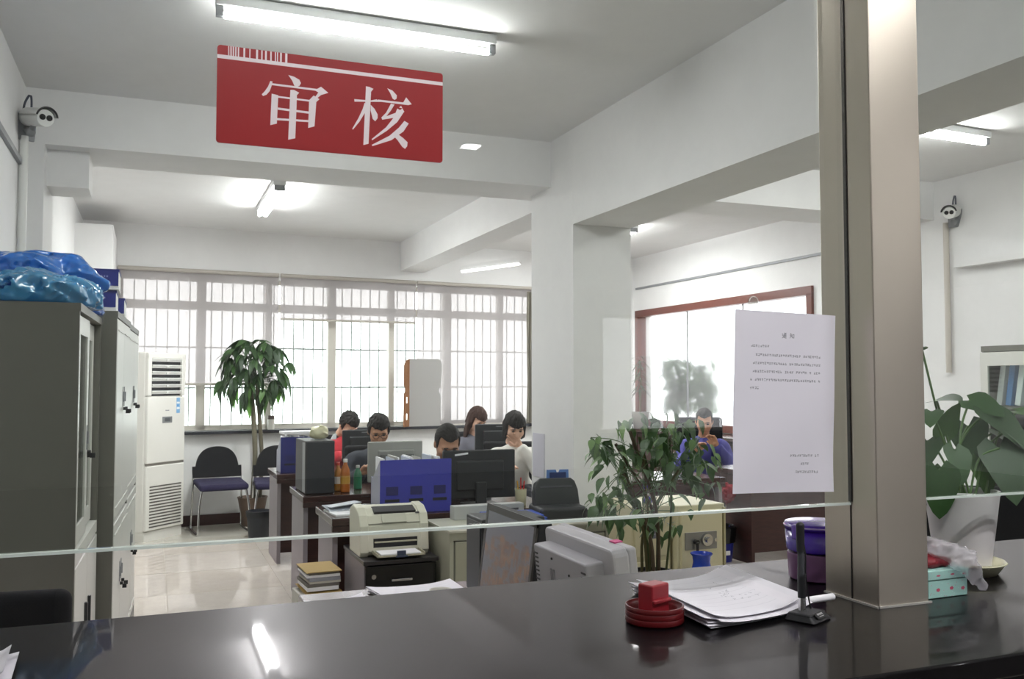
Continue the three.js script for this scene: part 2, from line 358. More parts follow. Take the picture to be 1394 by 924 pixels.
// ---------------------------------------------------------------- red sign and paper notice on the glass
{
  const corners = [onZ(298, 64, GZ), onZ(602, 102, GZ), onZ(599, 224, GZ), onZ(291, 194, GZ)];
  const w = (corners[1].x - corners[0].x + corners[2].x - corners[3].x) / 2, h = (corners[0].y + corners[1].y - corners[2].y - corners[3].y) / 2;
  const cx = corners.reduce((a, p) => a + p.x, 0) / 4, cy = corners.reduce((a, p) => a + p.y, 0) / 4;
  const t = thing('hanging_sign', 'red sign with two large white characters stuck on the glass screen', 'sign', [cx, cy, GZ + 0.007], 0.0);
  const face = canvasTex(1024, 426, (c, TW, TH) => {
    c.fillStyle = '#900a0e'; c.fillRect(0, 0, TW, TH);
    c.fillStyle = '#e6dedf';
    // lettering is laid out in the pixels of an enlarged view of the sign and turned upright here
    const P = (x, y) => { const top = 75 + 0.1326 * (x - 57), bot = 508 + 0.0986 * (x - 38); return [(x - 48) / 1008 * TW, (y - top) / (bot - top) * TH]; };
    const poly = (...p) => { c.beginPath(); for (let i = 0; i < p.length; i += 2) { const [x, y] = P(p[i], p[i + 1]); i ? c.lineTo(x, y) : c.moveTo(x, y); } c.closePath(); c.fill(); };
    c.fillRect(0, 0.098 * TH, TW, 0.04 * TH);
    for (const [a, b] of [[92, 96], [99, 102], [105, 109], [112, 117], [121, 127], [132, 138], [155, 163], [180, 185], [208, 217], [230, 236], [246, 254], [268, 275], [288, 293], [297, 302], [310, 318], [332, 342]]) c.fillRect(P(a, 0)[0], 0, (b - a) / 1008 * TW, 0.1 * TH);
    poly(346, 209, 372, 217, 395, 231, 402, 246, 396, 258, 384, 263, 373, 258, 364, 236);
    poly(270, 236, 280, 239, 276, 258, 268, 282, 255, 298, 240, 304, 234, 296, 246, 283, 260, 262);
    poly(276, 246, 480, 273, 480, 282, 276, 255);
    poly(462, 278, 490, 262, 523, 290, 490, 300, 466, 320, 460, 314, 478, 288);
    poly(276, 293, 305, 300, 300, 427, 272, 434);
    poly(304, 303, 445, 322, 445, 330, 304, 311);
    poly(303, 355, 443, 374, 443, 384, 303, 365);
    poly(300, 402, 441, 412, 441, 421, 300, 412);
    poly(438, 322, 458, 301, 484, 318, 470, 331, 463, 440, 435, 447);
    poly(356, 276, 372, 276, 395, 289, 385, 300, 380, 493, 349, 499);
    poly(639, 318, 712, 325, 742, 320, 760, 332, 640, 330);
    poly(692, 261, 708, 264, 727, 273, 716, 286, 706, 519, 682, 525);
    poly(686, 335, 698, 345, 690, 378, 664, 420, 634, 456, 631, 451, 658, 405, 678, 362);
    poly(714, 344, 732, 362, 747, 388, 747, 405, 736, 419, 724, 408, 714, 370);
    poly(790, 270, 815, 281, 836, 303, 835, 318, 826, 324, 816, 318, 804, 292);
    poly(748, 321, 866, 335, 880, 312, 907, 344, 890, 348, 748, 330);
    poly(808, 340, 826, 344, 808, 372, 788, 396, 834, 380, 862, 362, 846, 358, 856, 350, 872, 378, 826, 404, 768, 412, 764, 402, 786, 380);
    poly(838, 362, 870, 378, 838, 424, 790, 462, 722, 504, 720, 498, 786, 446, 822, 402);
    poly(872, 418, 893, 430, 868, 466, 812, 504, 724, 530, 720, 524, 802, 484, 846, 448);
    poly(812, 476, 832, 470, 866, 494, 888, 514, 886, 532, 876, 544, 862, 534, 840, 504);
  });
  const r = 0.004;
  const g = new THREE.ShapeGeometry(new THREE.Shape(roundRect(w, h, r, 4).map(([x, y]) => new THREE.Vector2(x, y))));
  const uv = g.attributes.uv, p = g.attributes.position;
  for (let i = 0; i < uv.count; i++) uv.setXY(i, p.getX(i) / w + 0.5, p.getY(i) / h + 0.5);
  part('plate', extrude(roundRect(w, h, r, 4), 0.0015).translate(0, 0, -0.0018), mat('#a01314', 0.4), t);
  part('printed_face', g.translate(0, 0, 0.0004), mat('#ffffff', 0.38, { map: face }), t);
}
{
  const a = onZ(997, 421, GZ), b = onZ(1133, 430, GZ), c = onZ(1128, 668, GZ), d = onZ(991, 671, GZ);
  const NX = 14, NY = 18, v = [], uv = [], ix = [];
  for (let j = 0; j <= NY; j++) for (let i = 0; i <= NX; i++) {
    const s = i / NX, q = j / NY, x = (a.x + (b.x - a.x) * s) * (1 - q) + (d.x + (c.x - d.x) * s) * q, y = (a.y + (b.y - a.y) * s) * (1 - q) + (d.y + (c.y - d.y) * s) * q;
    v.push(x, y, GZ + 0.0075 + 0.004 * Math.pow(q, 2) * Math.pow(Math.abs(s - 0.5) * 2, 2) + 0.0015 * Math.sin(q * 9 + s * 4) * q); uv.push(s, 1 - q);
  }
  for (let j = 0; j < NY; j++) for (let i = 0; i < NX; i++) { const k = j * (NX + 1) + i; ix.push(k, k + NX + 1, k + 1, k + 1, k + NX + 1, k + NX + 2); }
  const g = new THREE.BufferGeometry();
  g.setAttribute('position', new THREE.Float32BufferAttribute(v, 3)); g.setAttribute('uv', new THREE.Float32BufferAttribute(uv, 2)); g.setIndex(ix); g.computeVertexNormals();
  const print = canvasTex(512, 744, (k, TW, TH) => {
    k.fillStyle = '#e4e2ea'; k.fillRect(0, 0, TW, TH);
    k.strokeStyle = '#85848c'; k.lineWidth = 1.6;
    const st = (...p) => { k.beginPath(); for (let i = 0; i < p.length; i += 2) i ? k.lineTo(p[i], p[i + 1]) : k.moveTo(p[i], p[i + 1]); k.stroke(); };
    const T = (x, y, list) => list.forEach((l) => st(...l.map((q, i) => (i % 2 ? y + q : x + q))));
    k.lineWidth = 2.6;
    T(236, 86, [[0, 3, 4, 7], [0, 10, 5, 10, 5, 18], [0, 22, 6, 18, 22, 22], [9, 1, 20, 1, 15, 5], [9, 6, 9, 19], [9, 6, 20, 6, 20, 19], [9, 10, 20, 10], [9, 14, 20, 14], [14, 5, 14, 19]]);
    T(276, 86, [[5, 0, 1, 6], [3, 4, 11, 4], [0, 10, 12, 10], [6, 4, 6, 10, 0, 21], [7, 11, 12, 18], [14, 5, 21, 5, 21, 19, 14, 19, 14, 5]]);
    k.lineWidth = 1.3;
    const line = (x0, x1, y, s = 10) => { for (let x = x0; x < x1; x += s + 1.5) { if (rnd() < 0.06) continue; for (let i = 0; i < 5; i++) { const yy = y + rnd() * s; rnd() < 0.55 ? st(x, yy, x + s * rr(0.6, 0.95), yy) : st(x + rnd() * s, y, x + rnd() * s, y + s); } } };
    line(82, 166, 140); line(106, 436, 176); line(82, 436, 210); line(82, 430, 244); line(82, 436, 278); line(82, 120, 312);
    line(292, 446, 588); line(346, 386, 622); line(322, 426, 656);
  });
  const t = thing('paper_notice', 'white printed paper notice taped to the glass beside the steel post', 'notice', [0, 0, 0]);
  part('sheet', g, mat('#ffffff', 0.85, { map: print, side: THREE.DoubleSide }), t);
  const hp = onZ(1022, 411, GZ);
  const hk = thing('adhesive_hook', 'small clear adhesive hook on the glass above the paper notice', 'hook', [hp.x, hp.y, GZ + 0.006]);
  part('pad', cyl(0.009, 0.009, 0.0015, 18).rotateX(Math.PI / 2), new THREE.MeshPhysicalMaterial({ color: C('#e8e6e2'), roughness: 0.1, transmission: 0.85, thickness: 0 }), hk);
  part('loop', new THREE.TorusGeometry(0.008, 0.0008, 6, 20, Math.PI).rotateZ(0).translate(0, 0, 0.002), mat('#d9d4cf', 0.3), hk);
}

// ---------------------------------------------------------------- steel cabinets along the left wall
function lockHandle(parent, x, y, z) {
  const h = part('handle', merge([box(0.008, 0.05, 0.012).translate(0.004, 0, 0), box(0.004, 0.1, 0.022)]), M.greyPlastic, parent, [x, y, z]);
  part('key', merge([cyl(0.008, 0.008, 0.014, 10).rotateZ(Math.PI / 2), box(0.02, 0.02, 0.004).translate(0.014, -0.014, 0)]), M.black, h, [0.01, -0.06, 0]);
}
// carcass open to +x; fronts along z
function cabinetBody(t, x0, x1, h, z0, z1, m) {
  part('carcass', merge([span(x0, x1, h - 0.03, h, z0, z1), span(x0, x1, 0.0, 0.07, z0, z1), span(x0, x1 - 0.004, 0.07, h - 0.03, z0, z0 - 0.02), span(x0, x1 - 0.004, 0.07, h - 0.03, z1 + 0.02, z1), span(x0, x0 + 0.015, 0.07, h - 0.03, z0 - 0.02, z1 + 0.02), span(x0 + 0.015, x1 - 0.05, 0.86, 0.88, z0 - 0.02, z1 + 0.02), span(x0 + 0.015, x1 - 0.06, 1.3, 1.315, z0 - 0.02, z1 + 0.02)]), m, t);
}
{
  const x0 = LX + 0.035, x1 = -0.25, h = 1.8, z0 = -3.71, z1 = -4.6, zm = (z0 + z1) / 2;
  const t = thing('file_cabinet', 'grey steel file cabinet with sliding glass doors under the blue plastic bags', 'cabinet', [0, 0, 0]);
  turnAbout(t, x1, z0, -0.033);
  cabinetBody(t, x0, x1, h, z0, z1, M.cabGrey);
  part('divider', span(x1 - 0.05, x1 - 0.004, 0.83, 0.88, z0 - 0.02, z1 + 0.02), M.cabLight, t);
  for (const [a, b, off] of [[z0 - 0.06, zm - 0.02, 0.012], [zm + 0.02, z1 + 0.03, 0.03]]) {
    const d = part('glass_door', merge([span(x1 - off - 0.012, x1 - off, 0.89, 0.96, a, b), span(x1 - off - 0.012, x1 - off, 1.69, 1.76, a, b), span(x1 - off - 0.012, x1 - off, 0.96, 1.69, a, a - 0.07), span(x1 - off - 0.012, x1 - off, 0.96, 1.69, b + 0.07, b)]), M.cabLight, t);
    part('pane', span(x1 - off - 0.008, x1 - off - 0.004, 0.96, 1.69, a - 0.07, b + 0.07), M.glass, d);
    lockHandle(d, x1 - off, 1.28, off < 0.02 ? b + 0.035 : a - 0.035);
  }
  for (const [a, b] of [[z0 - 0.022, zm + 0.002], [zm - 0.002, z1 + 0.022]]) {
    const d = part('door', span(x1 - 0.02, x1 - 0.002, 0.075, 0.82, a, b, 0.004), M.cabLight, t);
    part('handle', span(x1 - 0.003, x1 + 0.01, 0.5, 0.62, a > zm ? b + 0.05 : a - 0.05, a > zm ? b + 0.07 : a - 0.07), M.darkPlastic, d);
  }
}
function doorCabinet(x0, x1, h, z0, z1, label) {
  const t = turnAbout(thing('file_cabinet', label, 'cabinet', [0, 0, 0]), x1, z0, -0.045);
  cabinetBody(t, x0, x1, h, z0, z1, M.cabGrey);
  const zm = (z0 + z1) / 2;
  for (const [y0, y1] of [[0.075, 0.84], [0.86, h - 0.035]]) for (const [a, b] of [[z0 - 0.022, zm + 0.002], [zm - 0.002, z1 + 0.022]]) {
    const d = part('door', span(x1 - 0.02, x1 - 0.001, y0, y1, a, b, 0.004), M.cabLight, t);
    for (const y of [y0 + 0.053, y1 - 0.053]) part('frame_line', span(x1 - 0.001, x1 + 0.003, y - 0.003, y + 0.003, a - 0.03, b + 0.03), M.cabLight, d);
    lockHandle(d, x1, (y0 + y1) / 2 + 0.1, a > zm + 0.1 ? b + 0.04 : a - 0.04);
  }
}
doorCabinet(LX + 0.04, -0.155, 1.84, -4.645, -5.5, 'grey steel cabinet with solid doors carrying the blue archive boxes');
doorCabinet(-0.54, -0.125, 1.84, -5.57, -6.44, 'grey steel cabinet standing close to the white air conditioner');

// ---------------------------------------------------------------- surface nets: smooth solids from distance fields
function surfaceNet(f, lo, hi, cell) {
  const n = [0, 1, 2].map((k) => Math.ceil((hi[k] - lo[k]) / cell) + 1), at = (i, j, k) => (k * n[1] + j) * n[0] + i;
  const F = new Float32Array(n[0] * n[1] * n[2]);
  for (let k = 0; k < n[2]; k++) for (let j = 0; j < n[1]; j++) for (let i = 0; i < n[0]; i++) F[at(i, j, k)] = f(lo[0] + i * cell, lo[1] + j * cell, lo[2] + k * cell);
  const id = new Int32Array(F.length).fill(-1), pos = [], ix = [];
  for (let k = 0; k < n[2] - 1; k++) for (let j = 0; j < n[1] - 1; j++) for (let i = 0; i < n[0] - 1; i++) {
    let x = 0, y = 0, z = 0, c = 0;
    const v = [];
    let m = 0;
    for (let q = 0; q < 8; q++) { const w = F[at(i + (q & 1), j + ((q >> 1) & 1), k + (q >> 2))]; v.push(w); if (w < 0) m++; }
    if (m === 0 || m === 8) continue;
    for (let a = 0; a < 8; a++) for (const s of [1, 2, 4]) {
      if (a & s) continue;
      const b = a | s;
      if ((v[a] < 0) === (v[b] < 0)) continue;
      const t = v[a] / (v[a] - v[b]);
      x += (a & 1) + (s === 1 ? t : 0); y += ((a >> 1) & 1) + (s === 2 ? t : 0); z += (a >> 2) + (s === 4 ? t : 0); c++;
    }
    id[at(i, j, k)] = pos.length / 3;
    pos.push(lo[0] + (i + x / c) * cell, lo[1] + (j + y / c) * cell, lo[2] + (k + z / c) * cell);
  }
  const quad = (a, b, c, d, flip) => { if (a < 0 || b < 0 || c < 0 || d < 0) return; flip ? ix.push(a, c, b, a, d, c) : ix.push(a, b, c, a, c, d); };
  for (let k = 1; k < n[2] - 1; k++) for (let j = 1; j < n[1] - 1; j++) for (let i = 1; i < n[0] - 1; i++) {
    const s = F[at(i, j, k)] < 0;
    if (s !== F[at(i + 1, j, k)] < 0) quad(id[at(i, j - 1, k - 1)], id[at(i, j, k - 1)], id[at(i, j, k)], id[at(i, j - 1, k)], !s);
    if (s !== F[at(i, j + 1, k)] < 0) quad(id[at(i - 1, j, k - 1)], id[at(i - 1, j, k)], id[at(i, j, k)], id[at(i, j, k - 1)], !s);
    if (s !== F[at(i, j, k + 1)] < 0) quad(id[at(i - 1, j - 1, k)], id[at(i, j - 1, k)], id[at(i, j, k)], id[at(i - 1, j, k)], !s);
  }
  const g = new THREE.BufferGeometry();
  g.setAttribute('position', new THREE.Float32BufferAttribute(pos, 3)); g.setIndex(ix); g.computeVertexNormals();
  return g;
}
const smin = (a, b, k) => { const h = Math.max(k - Math.abs(a - b), 0) / k; return Math.min(a, b) - h * h * k * 0.25; };
function capsule(x, y, z, a, b, ra, rb) {                          // tapered capsule
  const dx = b[0] - a[0], dy = b[1] - a[1], dz = b[2] - a[2], l = dx * dx + dy * dy + dz * dz || 1e-9;
  const t = Math.max(0, Math.min(1, ((x - a[0]) * dx + (y - a[1]) * dy + (z - a[2]) * dz) / l));
  return Math.hypot(x - a[0] - dx * t, y - a[1] - dy * t, z - a[2] - dz * t) - (ra + (rb - ra) * t);
}
const ellipsoid = (x, y, z, c, r) => { const q = Math.hypot((x - c[0]) / r[0], (y - c[1]) / r[1], (z - c[2]) / r[2]); return (q - 1) * Math.min(...r); };
function bones(list, k) { return (x, y, z) => { let d = 1e3; for (const [a, b, ra, rb] of list) d = smin(d, capsule(x, y, z, a, b, ra, rb), k); return d; }; }
const noise3 = (x, y, z) => smooth(G64, 64, x + z * 0.71 + 9, y - z * 0.53 + 7) - 0.5;

// ---------------------------------------------------------------- things on the cabinets
{
  const plastic = (hex, t) => new THREE.MeshPhysicalMaterial({ color: C(hex), roughness: 0.22, transmission: t, thickness: 0, clearcoat: 0.6, clearcoatRoughness: 0.15, side: THREE.DoubleSide });
  const ridge = (v) => 1 - 2 * Math.abs(v);
  const crease = (x, y, z) => -0.02 * ridge(noise3(x * 13 + 3, y * 22, z * 7)) - 0.012 * ridge(noise3(x * 34, y * 40 + 5, z * 30)) - 0.006 * ridge(noise3(x * 70 + 8, y * 95, z * 60)) + 0.035 * noise3(x * 7, y * 9, z * 7) + 0.016;
  let f = (x, y, z) => { let d = ellipsoid(x, y, z, [-0.48, 1.85, -4.0], [0.19, 0.085, 0.27]); d = smin(d, ellipsoid(x, y, z, [-0.41, 1.845, -4.12], [0.165, 0.07, 0.2]), 0.08); return Math.max(d + crease(x, y, z), 1.802 - y); };
  single('plastic_bag', surfaceNet(f, [-0.67, 1.78, -4.5], [-0.12, 2.05, -3.68], 0.011), plastic('#4aa9da', 0.45), 'light blue plastic bag lying flat on the nearest grey cabinet', 'bag');
  f = (x, y, z) => {
    let d = ellipsoid(x, y, z, [-0.5, 1.96, -4.18], [0.15, 0.075, 0.18]);
    d = smin(d, capsule(x, y, z, [-0.44, 1.98, -4.2], [-0.32, 1.975, -4.22], 0.06, 0.058), 0.05);
    d = smin(d, capsule(x, y, z, [-0.32, 1.975, -4.22], [-0.22, 1.925, -4.28], 0.055, 0.035), 0.05);
    return d + crease(x + 3, y, z) * 0.7;
  };
  single('plastic_bag', surfaceNet(f, [-0.675, 1.84, -4.45], [-0.1, 2.12, -3.95], 0.0085), plastic('#2a80d6', 0.42), 'glossy blue plastic bag rolled up on top of another bag', 'bag');
  f = (x, y, z) => Math.max(ellipsoid(x, y, z, [-0.275, 1.85, -4.46], [0.06, 0.08, 0.1]) + crease(x + 5, y, z) * 0.8, 1.802 - y);
  single('plastic_bag', surfaceNet(f, [-0.42, 1.78, -4.62], [-0.2, 1.98, -4.26], 0.009), plastic('#2668c8', 0.4), 'small deep blue plastic bag hanging at the cabinet corner', 'bag');
}
single('film_roll', merge([lathe([[0.018, 0], [0.04, 0], [0.042, 0.004], [0.042, 0.086], [0.04, 0.09], [0.018, 0.09], [0.018, 0]])]), mat('#cfd8dd', 0.15, { metalness: 0.3 }), 'shiny roll of clear film beside the blue plastic bags', 'roll', [-0.4, 1.802, -4.53]);
{
  const boxTex = canvasTex(256, 96, (c, w, h) => {
    c.fillStyle = '#26307f'; c.fillRect(0, 0, w, h);
    c.fillStyle = '#d8cfb0'; c.beginPath(); c.arc(150, 62, 13, 0, 7); c.fill();
    c.fillStyle = '#26307f'; c.fillRect(142, 59, 16, 4);
    c.fillStyle = '#c9cbe6'; for (let i = 0; i < 11; i++) { c.fillRect(112 + i * 10, 30, 7, 2); c.fillRect(112 + i * 10, 36, 6, 2); c.fillRect(114 + i * 10, 28, 2, 12); }
  });
  const bx = (x, y, z, w, d, label) => {
    const t = thing('archive_box', label, 'box', [x, y, z], 0, 'blue and white archive boxes');
    part('body', rbox(w, 0.085, d, 0.004).translate(0, 0.0455, 0), M.white, t);
    part('front_print', box(w - 0.004, 0.068, 0.002).translate(0, 0.053, d / 2 + 0.0012), mat('#ffffff', 0.5, { map: boxTex }), t);
    part('lid', merge([box(w + 0.004, 0.012, d + 0.004).translate(0, 0.092, 0)]), mat('#23296f', 0.5), t);
    part('base_band', box(w + 0.002, 0.014, d + 0.003).translate(0, 0.008, 0), M.white, t);
  };
  bx(-0.32, 1.84, -4.8, 0.31, 0.26, 'lower blue and white archive box on the second grey cabinet');
  bx(-0.31, 1.94, -4.79, 0.31, 0.26, 'upper blue and white archive box, stacked on another');
  bx(-0.29, 1.84, -5.25, 0.3, 0.32, 'blue archive box lying behind the stacked pair');
  const f = (x, y, z) => Math.max(ellipsoid(x, y, z, [0, 0.06, 0], [0.13, 0.09, 0.2]) + 0.02 * Math.abs(noise3(x * 26, y * 26, z * 26)), 0.002 - y);
  single('plastic_bag', surfaceNet(f, [-0.16, -0.02, -0.24], [0.16, 0.17, 0.24], 0.01), mat('#d9d4cb', 0.25), 'whitish crumpled plastic bag on the cabinet next to the air conditioner', 'bag', [-0.28, 1.84, -5.9]);
}

// ---------------------------------------------------------------- air conditioner
{
  const a = onY(197, 739, 0), b = onY(250, 727, 0), dir = b.clone().sub(a), w = dir.length(), ang = Math.atan2(-dir.z, dir.x), h = 1.79, d = 0.3;
  const c = a.clone().add(b).multiplyScalar(0.5), n = V(-dir.z / w, 0, dir.x / w);      // n points out of the front
  const t = thing('air_conditioner', 'tall white floor-standing air conditioner in the corner by the window', 'air conditioner', [c.x - n.x * d / 2 * -1 * -1, 0, c.z - n.z * d / 2], ang);
  const f = d / 2;
  part('body', merge([rbox(w, h - 0.08, d - 0.03, 0.02).translate(0, 0.08 + (h - 0.08) / 2, -0.015), box(w * 0.96, 0.09, d * 0.92).translate(0, 0.045, -0.01)]), M.whiteGloss, t);
  part('front_panel', merge([span(-w / 2 + 0.006, w / 2 - 0.006, 0.73, 1.36, f - 0.04, f, 0.012), span(-w / 2 + 0.006, w / 2 - 0.006, 0.1, 0.71, f - 0.04, f, 0.012), span(-w / 2 + 0.006, -w / 2 + 0.06, 1.37, h - 0.03, f - 0.04, f, 0.01), span(w / 2 - 0.06, w / 2 - 0.006, 1.37, h - 0.03, f - 0.04, f, 0.01), span(-w / 2 + 0.006, w / 2 - 0.006, 1.73, h - 0.005, f - 0.04, f, 0.01)]), M.whiteGloss, t);
  part('outlet', span(-w / 2 + 0.06, w / 2 - 0.06, 1.37, 1.73, f - 0.03, f - 0.025), M.black, t);
  for (let i = 0; i < 6; i++) part('louver', box(w - 0.125, 0.03, 0.012).rotateX(0.5).translate(0, 1.405 + i * 0.062, f - 0.008), M.white, t);
  for (let i = 0; i < 6; i++) part('louver_clip', box(0.03, 0.018, 0.012).translate(0, 1.405 + i * 0.062, f + 0.001), M.white, t);
  part('control_panel', span(-0.06, 0.07, 1.11, 1.17, f - 0.002, f + 0.004), mat('#77797c', 0.3), t);
  part('control_display', span(-0.03, 0.04, 1.125, 1.155, f + 0.003, f + 0.006), mat('#4a4d52', 0.3), t);
  part('badge', span(-0.02, 0.03, 1.225, 1.235, f - 0.001, f + 0.002), M.greyPlastic, t);
  part('energy_label', span(0.13, 0.18, 1.2, 1.35, f - 0.001, f + 0.001), canvasMat(), t);
  part('seam', span(-w / 2 + 0.01, w / 2 - 0.01, 0.708, 0.732, f - 0.02, f - 0.008), mat('#77726a', 0.6), t);
  for (let i = 0; i < 14; i++) part('intake_slot', box(w - 0.1, 0.013, 0.004).translate(0, 0.135 + i * 0.029, f + 0.0005), mat('#5d5a55', 0.7), t);
}
function canvasMat() {
  return mat('#ffffff', 0.5, { map: canvasTex(64, 128, (c) => { c.fillStyle = '#7fb3df'; c.fillRect(0, 0, 64, 128); c.fillStyle = '#e9eef4'; c.fillRect(6, 34, 52, 16); c.fillRect(6, 78, 52, 18); c.fillStyle = '#4c8fd0'; c.fillRect(10, 58, 30, 12); }) });
}

// ---------------------------------------------------------------- security cameras
function cctv(label, [x, y, z], turn, s = 1, dip = 0.2) {
  const t = thing('security_camera', label, 'camera', [x, y, z], turn);
  t.scale.setScalar(s); t.rotation.order = 'YXZ'; t.rotation.x = dip;
  part('wall_plate', rbox(0.09, 0.12, 0.02, 0.006).translate(0, -0.01, 0.01), M.greyPlastic, t);
  part('arm', merge([bar(V(0, -0.02, 0.02), V(0.0, -0.03, 0.07), 0.014), new THREE.SphereGeometry(0.022, 14, 10).translate(0, -0.03, 0.075), bar(V(0, -0.03, 0.075), V(0, 0.0, 0.1), 0.012)]), M.greyPlastic, t);
  const b = part('housing', merge([cyl(0.038, 0.038, 0.17, 24).rotateX(Math.PI / 2).translate(0, 0.035, 0.13), cyl(0.038, 0.03, 0.02, 24).rotateX(-Math.PI / 2).translate(0, 0.035, 0.035)]), M.white, t);
  part('sun_visor', (() => { const g = new THREE.CylinderGeometry(0.044, 0.044, 0.2, 24, 1, true, -Math.PI * 0.45, Math.PI * 0.9); g.rotateX(Math.PI / 2); g.rotateZ(Math.PI); return g.translate(0, 0.037, 0.135); })(), mat('#e2e2df', 0.4, { side: THREE.DoubleSide }), t);
  part('visor_rim', (() => new THREE.TorusGeometry(0.045, 0.0045, 6, 24, Math.PI * 0.9).rotateZ(Math.PI * 0.05).translate(0, 0.037, 0.235))(), M.black, t);
  part('front_ring', cyl(0.037, 0.037, 0.006, 24).rotateX(Math.PI / 2).translate(0, 0.035, 0.217), M.white, t);
  for (const q of [-1, 1]) part('lens', cyl(0.013, 0.013, 0.006, 18).rotateX(Math.PI / 2).translate(q * 0.015, 0.038, 0.221), M.blackGloss, t);
  part('cable', tube([[0, 0.02, 0.03], [0.01, 0.08, 0.03], [0.005, 0.14, 0.015], [-0.01, 0.1, 0.004], [-0.012, 0.0, 0.004]], 0.005), mat('#3a4050', 0.6), t);
  return t;
}
cctv('white bullet security camera on the left wall above the cabinets', [-0.655, 2.87, -5.4], 0.5, 1.15);
cctv('white bullet security camera on the right wall beyond the steel post', [RX - 0.005, 2.82, -5.4], -1.0, 1.2);
single('conduit_pipe', cyl(0.022, 0.022, 0.94, 14), M.white, 'white upright cable pipe below the security camera on the left wall', 'pipe', [LX + 0.024, 2.34, -5.4]);
single('conduit_pipe', cyl(0.022, 0.022, 1.2, 14), mat('#cfc8bf', 0.5), 'upright cable pipe below the security camera on the right wall', 'pipe', [RX - 0.024, 2.18, -5.48]);
// ---------------------------------------------------------------- desks
function desk(label, x0, x1, z0, z1, h, group, ends = M.deskEnd) {                    // z0 nearer, z1 further; sitter on the far side
  const t = thing('office_desk', label, 'desk', [0, 0, 0], 0, group);
  part('tabletop', uvm(span(x0, x1, h - 0.045, h, z0, z1, 0.006), 2), M.deskTop, t);
  part('modesty_panel', uvm(span(x0 + 0.04, x1 - 0.04, 0.08, h - 0.045, z0 - 0.1, z0 - 0.12), 2), M.deskPanel, t);
  for (const [a, b] of [[x0 + 0.01, x0 + 0.04], [x1 - 0.04, x1 - 0.01]]) part('end_panel', span(a, b, 0, h - 0.045, z0 - 0.04, z1 + 0.06), ends, t);
  part('fascia', uvm(span(x0 + 0.002, x1 - 0.002, h - 0.075, h - 0.046, z0 - 0.004, z0 - 0.03), 2), M.deskPanel, t);
  return t;
}
desk('dark office desk behind the beige laser printer', 0.95, 2.36, -5.16, -5.72, 0.74);
desk('dark office desk carrying the black computer tower and the white monitor', 0.95, 2.38, -6.22, -6.86, 0.74);
desk('dark office desk in front of the woman in white', 2.95, 4.3, -6.22, -6.86, 0.74);
desk('dark office desk carrying the blue file box near the visitor chairs', 0.97, 2.4, -7.76, -8.4, 0.74);
desk('dark office desk in front of the woman with long brown hair', 2.42, 3.85, -7.76, -8.4, 0.74);
desk('dark reddish brown desk of the man in the violet shirt', 4.62, 5.85, -6.3, -6.95, 0.76, undefined, M.deskPanel);

// desk behind the counter, end on to it
{
  const t = thing('office_desk', 'low desk directly behind the granite counter under the two turned monitors', 'desk', [0, 0, 0]);
  part('tabletop', uvm(span(0.5, 1.62, 0.7, 0.745, -1.75, -3.36, 0.006), 2), M.deskTop, t);
  for (const [x, z] of [[0.55, -1.8], [1.57, -1.8], [0.55, -3.31], [1.57, -3.31]]) part('leg', span(x - 0.025, x + 0.025, 0, 0.7, z - 0.025, z + 0.025), M.deskEnd, t);
}

// pedestal with the printer
{
  const t = thing('drawer_pedestal', 'black drawer pedestal under the beige laser printer', 'cabinet', [0, 0, 0]);
  const x0 = 1.015, x1 = 1.395, z0 = -4.6, z1 = -5.12;
  part('side_panel', span(x0, x0 + 0.018, 0.03, 0.578, z0 - 0.02, z1), M.deskEnd, t);
  part('side_panel', span(x1 - 0.018, x1, 0.03, 0.578, z0 - 0.02, z1), M.deskEnd, t);
  part('carcass', merge([span(x0 + 0.018, x1 - 0.018, 0.05, 0.578, z0 - 0.04, z1)]), M.black, t);
  part('top_board', uvm(span(x0 - 0.008, x1 + 0.008, 0.578, 0.6, z0 + 0.005, z1, 0.004), 2), mat('#2a2829', 0.35), t);
  for (const [a, b] of [[0.4, 0.572], [0.225, 0.395], [0.05, 0.22]]) {
    const d = part('drawer', span(x0 + 0.004, x1 - 0.004, a, b, z0, z0 - 0.02, 0.003), M.blackGloss, t);
    part('handle', span(1.205 - 0.055, 1.205 + 0.055, (a + b) / 2 + 0.006, (a + b) / 2 + 0.018, z0 + 0.002, z0 + 0.018, 0.004), M.chrome, d);
  }
  part('lock', cyl(0.012, 0.012, 0.008, 14).rotateX(Math.PI / 2).translate(1.06, 0.52, z0 + 0.003), M.chrome, t);
  for (const [x, z] of [[x0 + 0.04, z0 - 0.06], [x1 - 0.04, z0 - 0.06], [x0 + 0.04, z1 + 0.05], [x1 - 0.04, z1 + 0.05]]) part('castor', cyl(0.025, 0.025, 0.02, 14).rotateZ(Math.PI / 2).translate(x, 0.025, z), M.black, t);
}
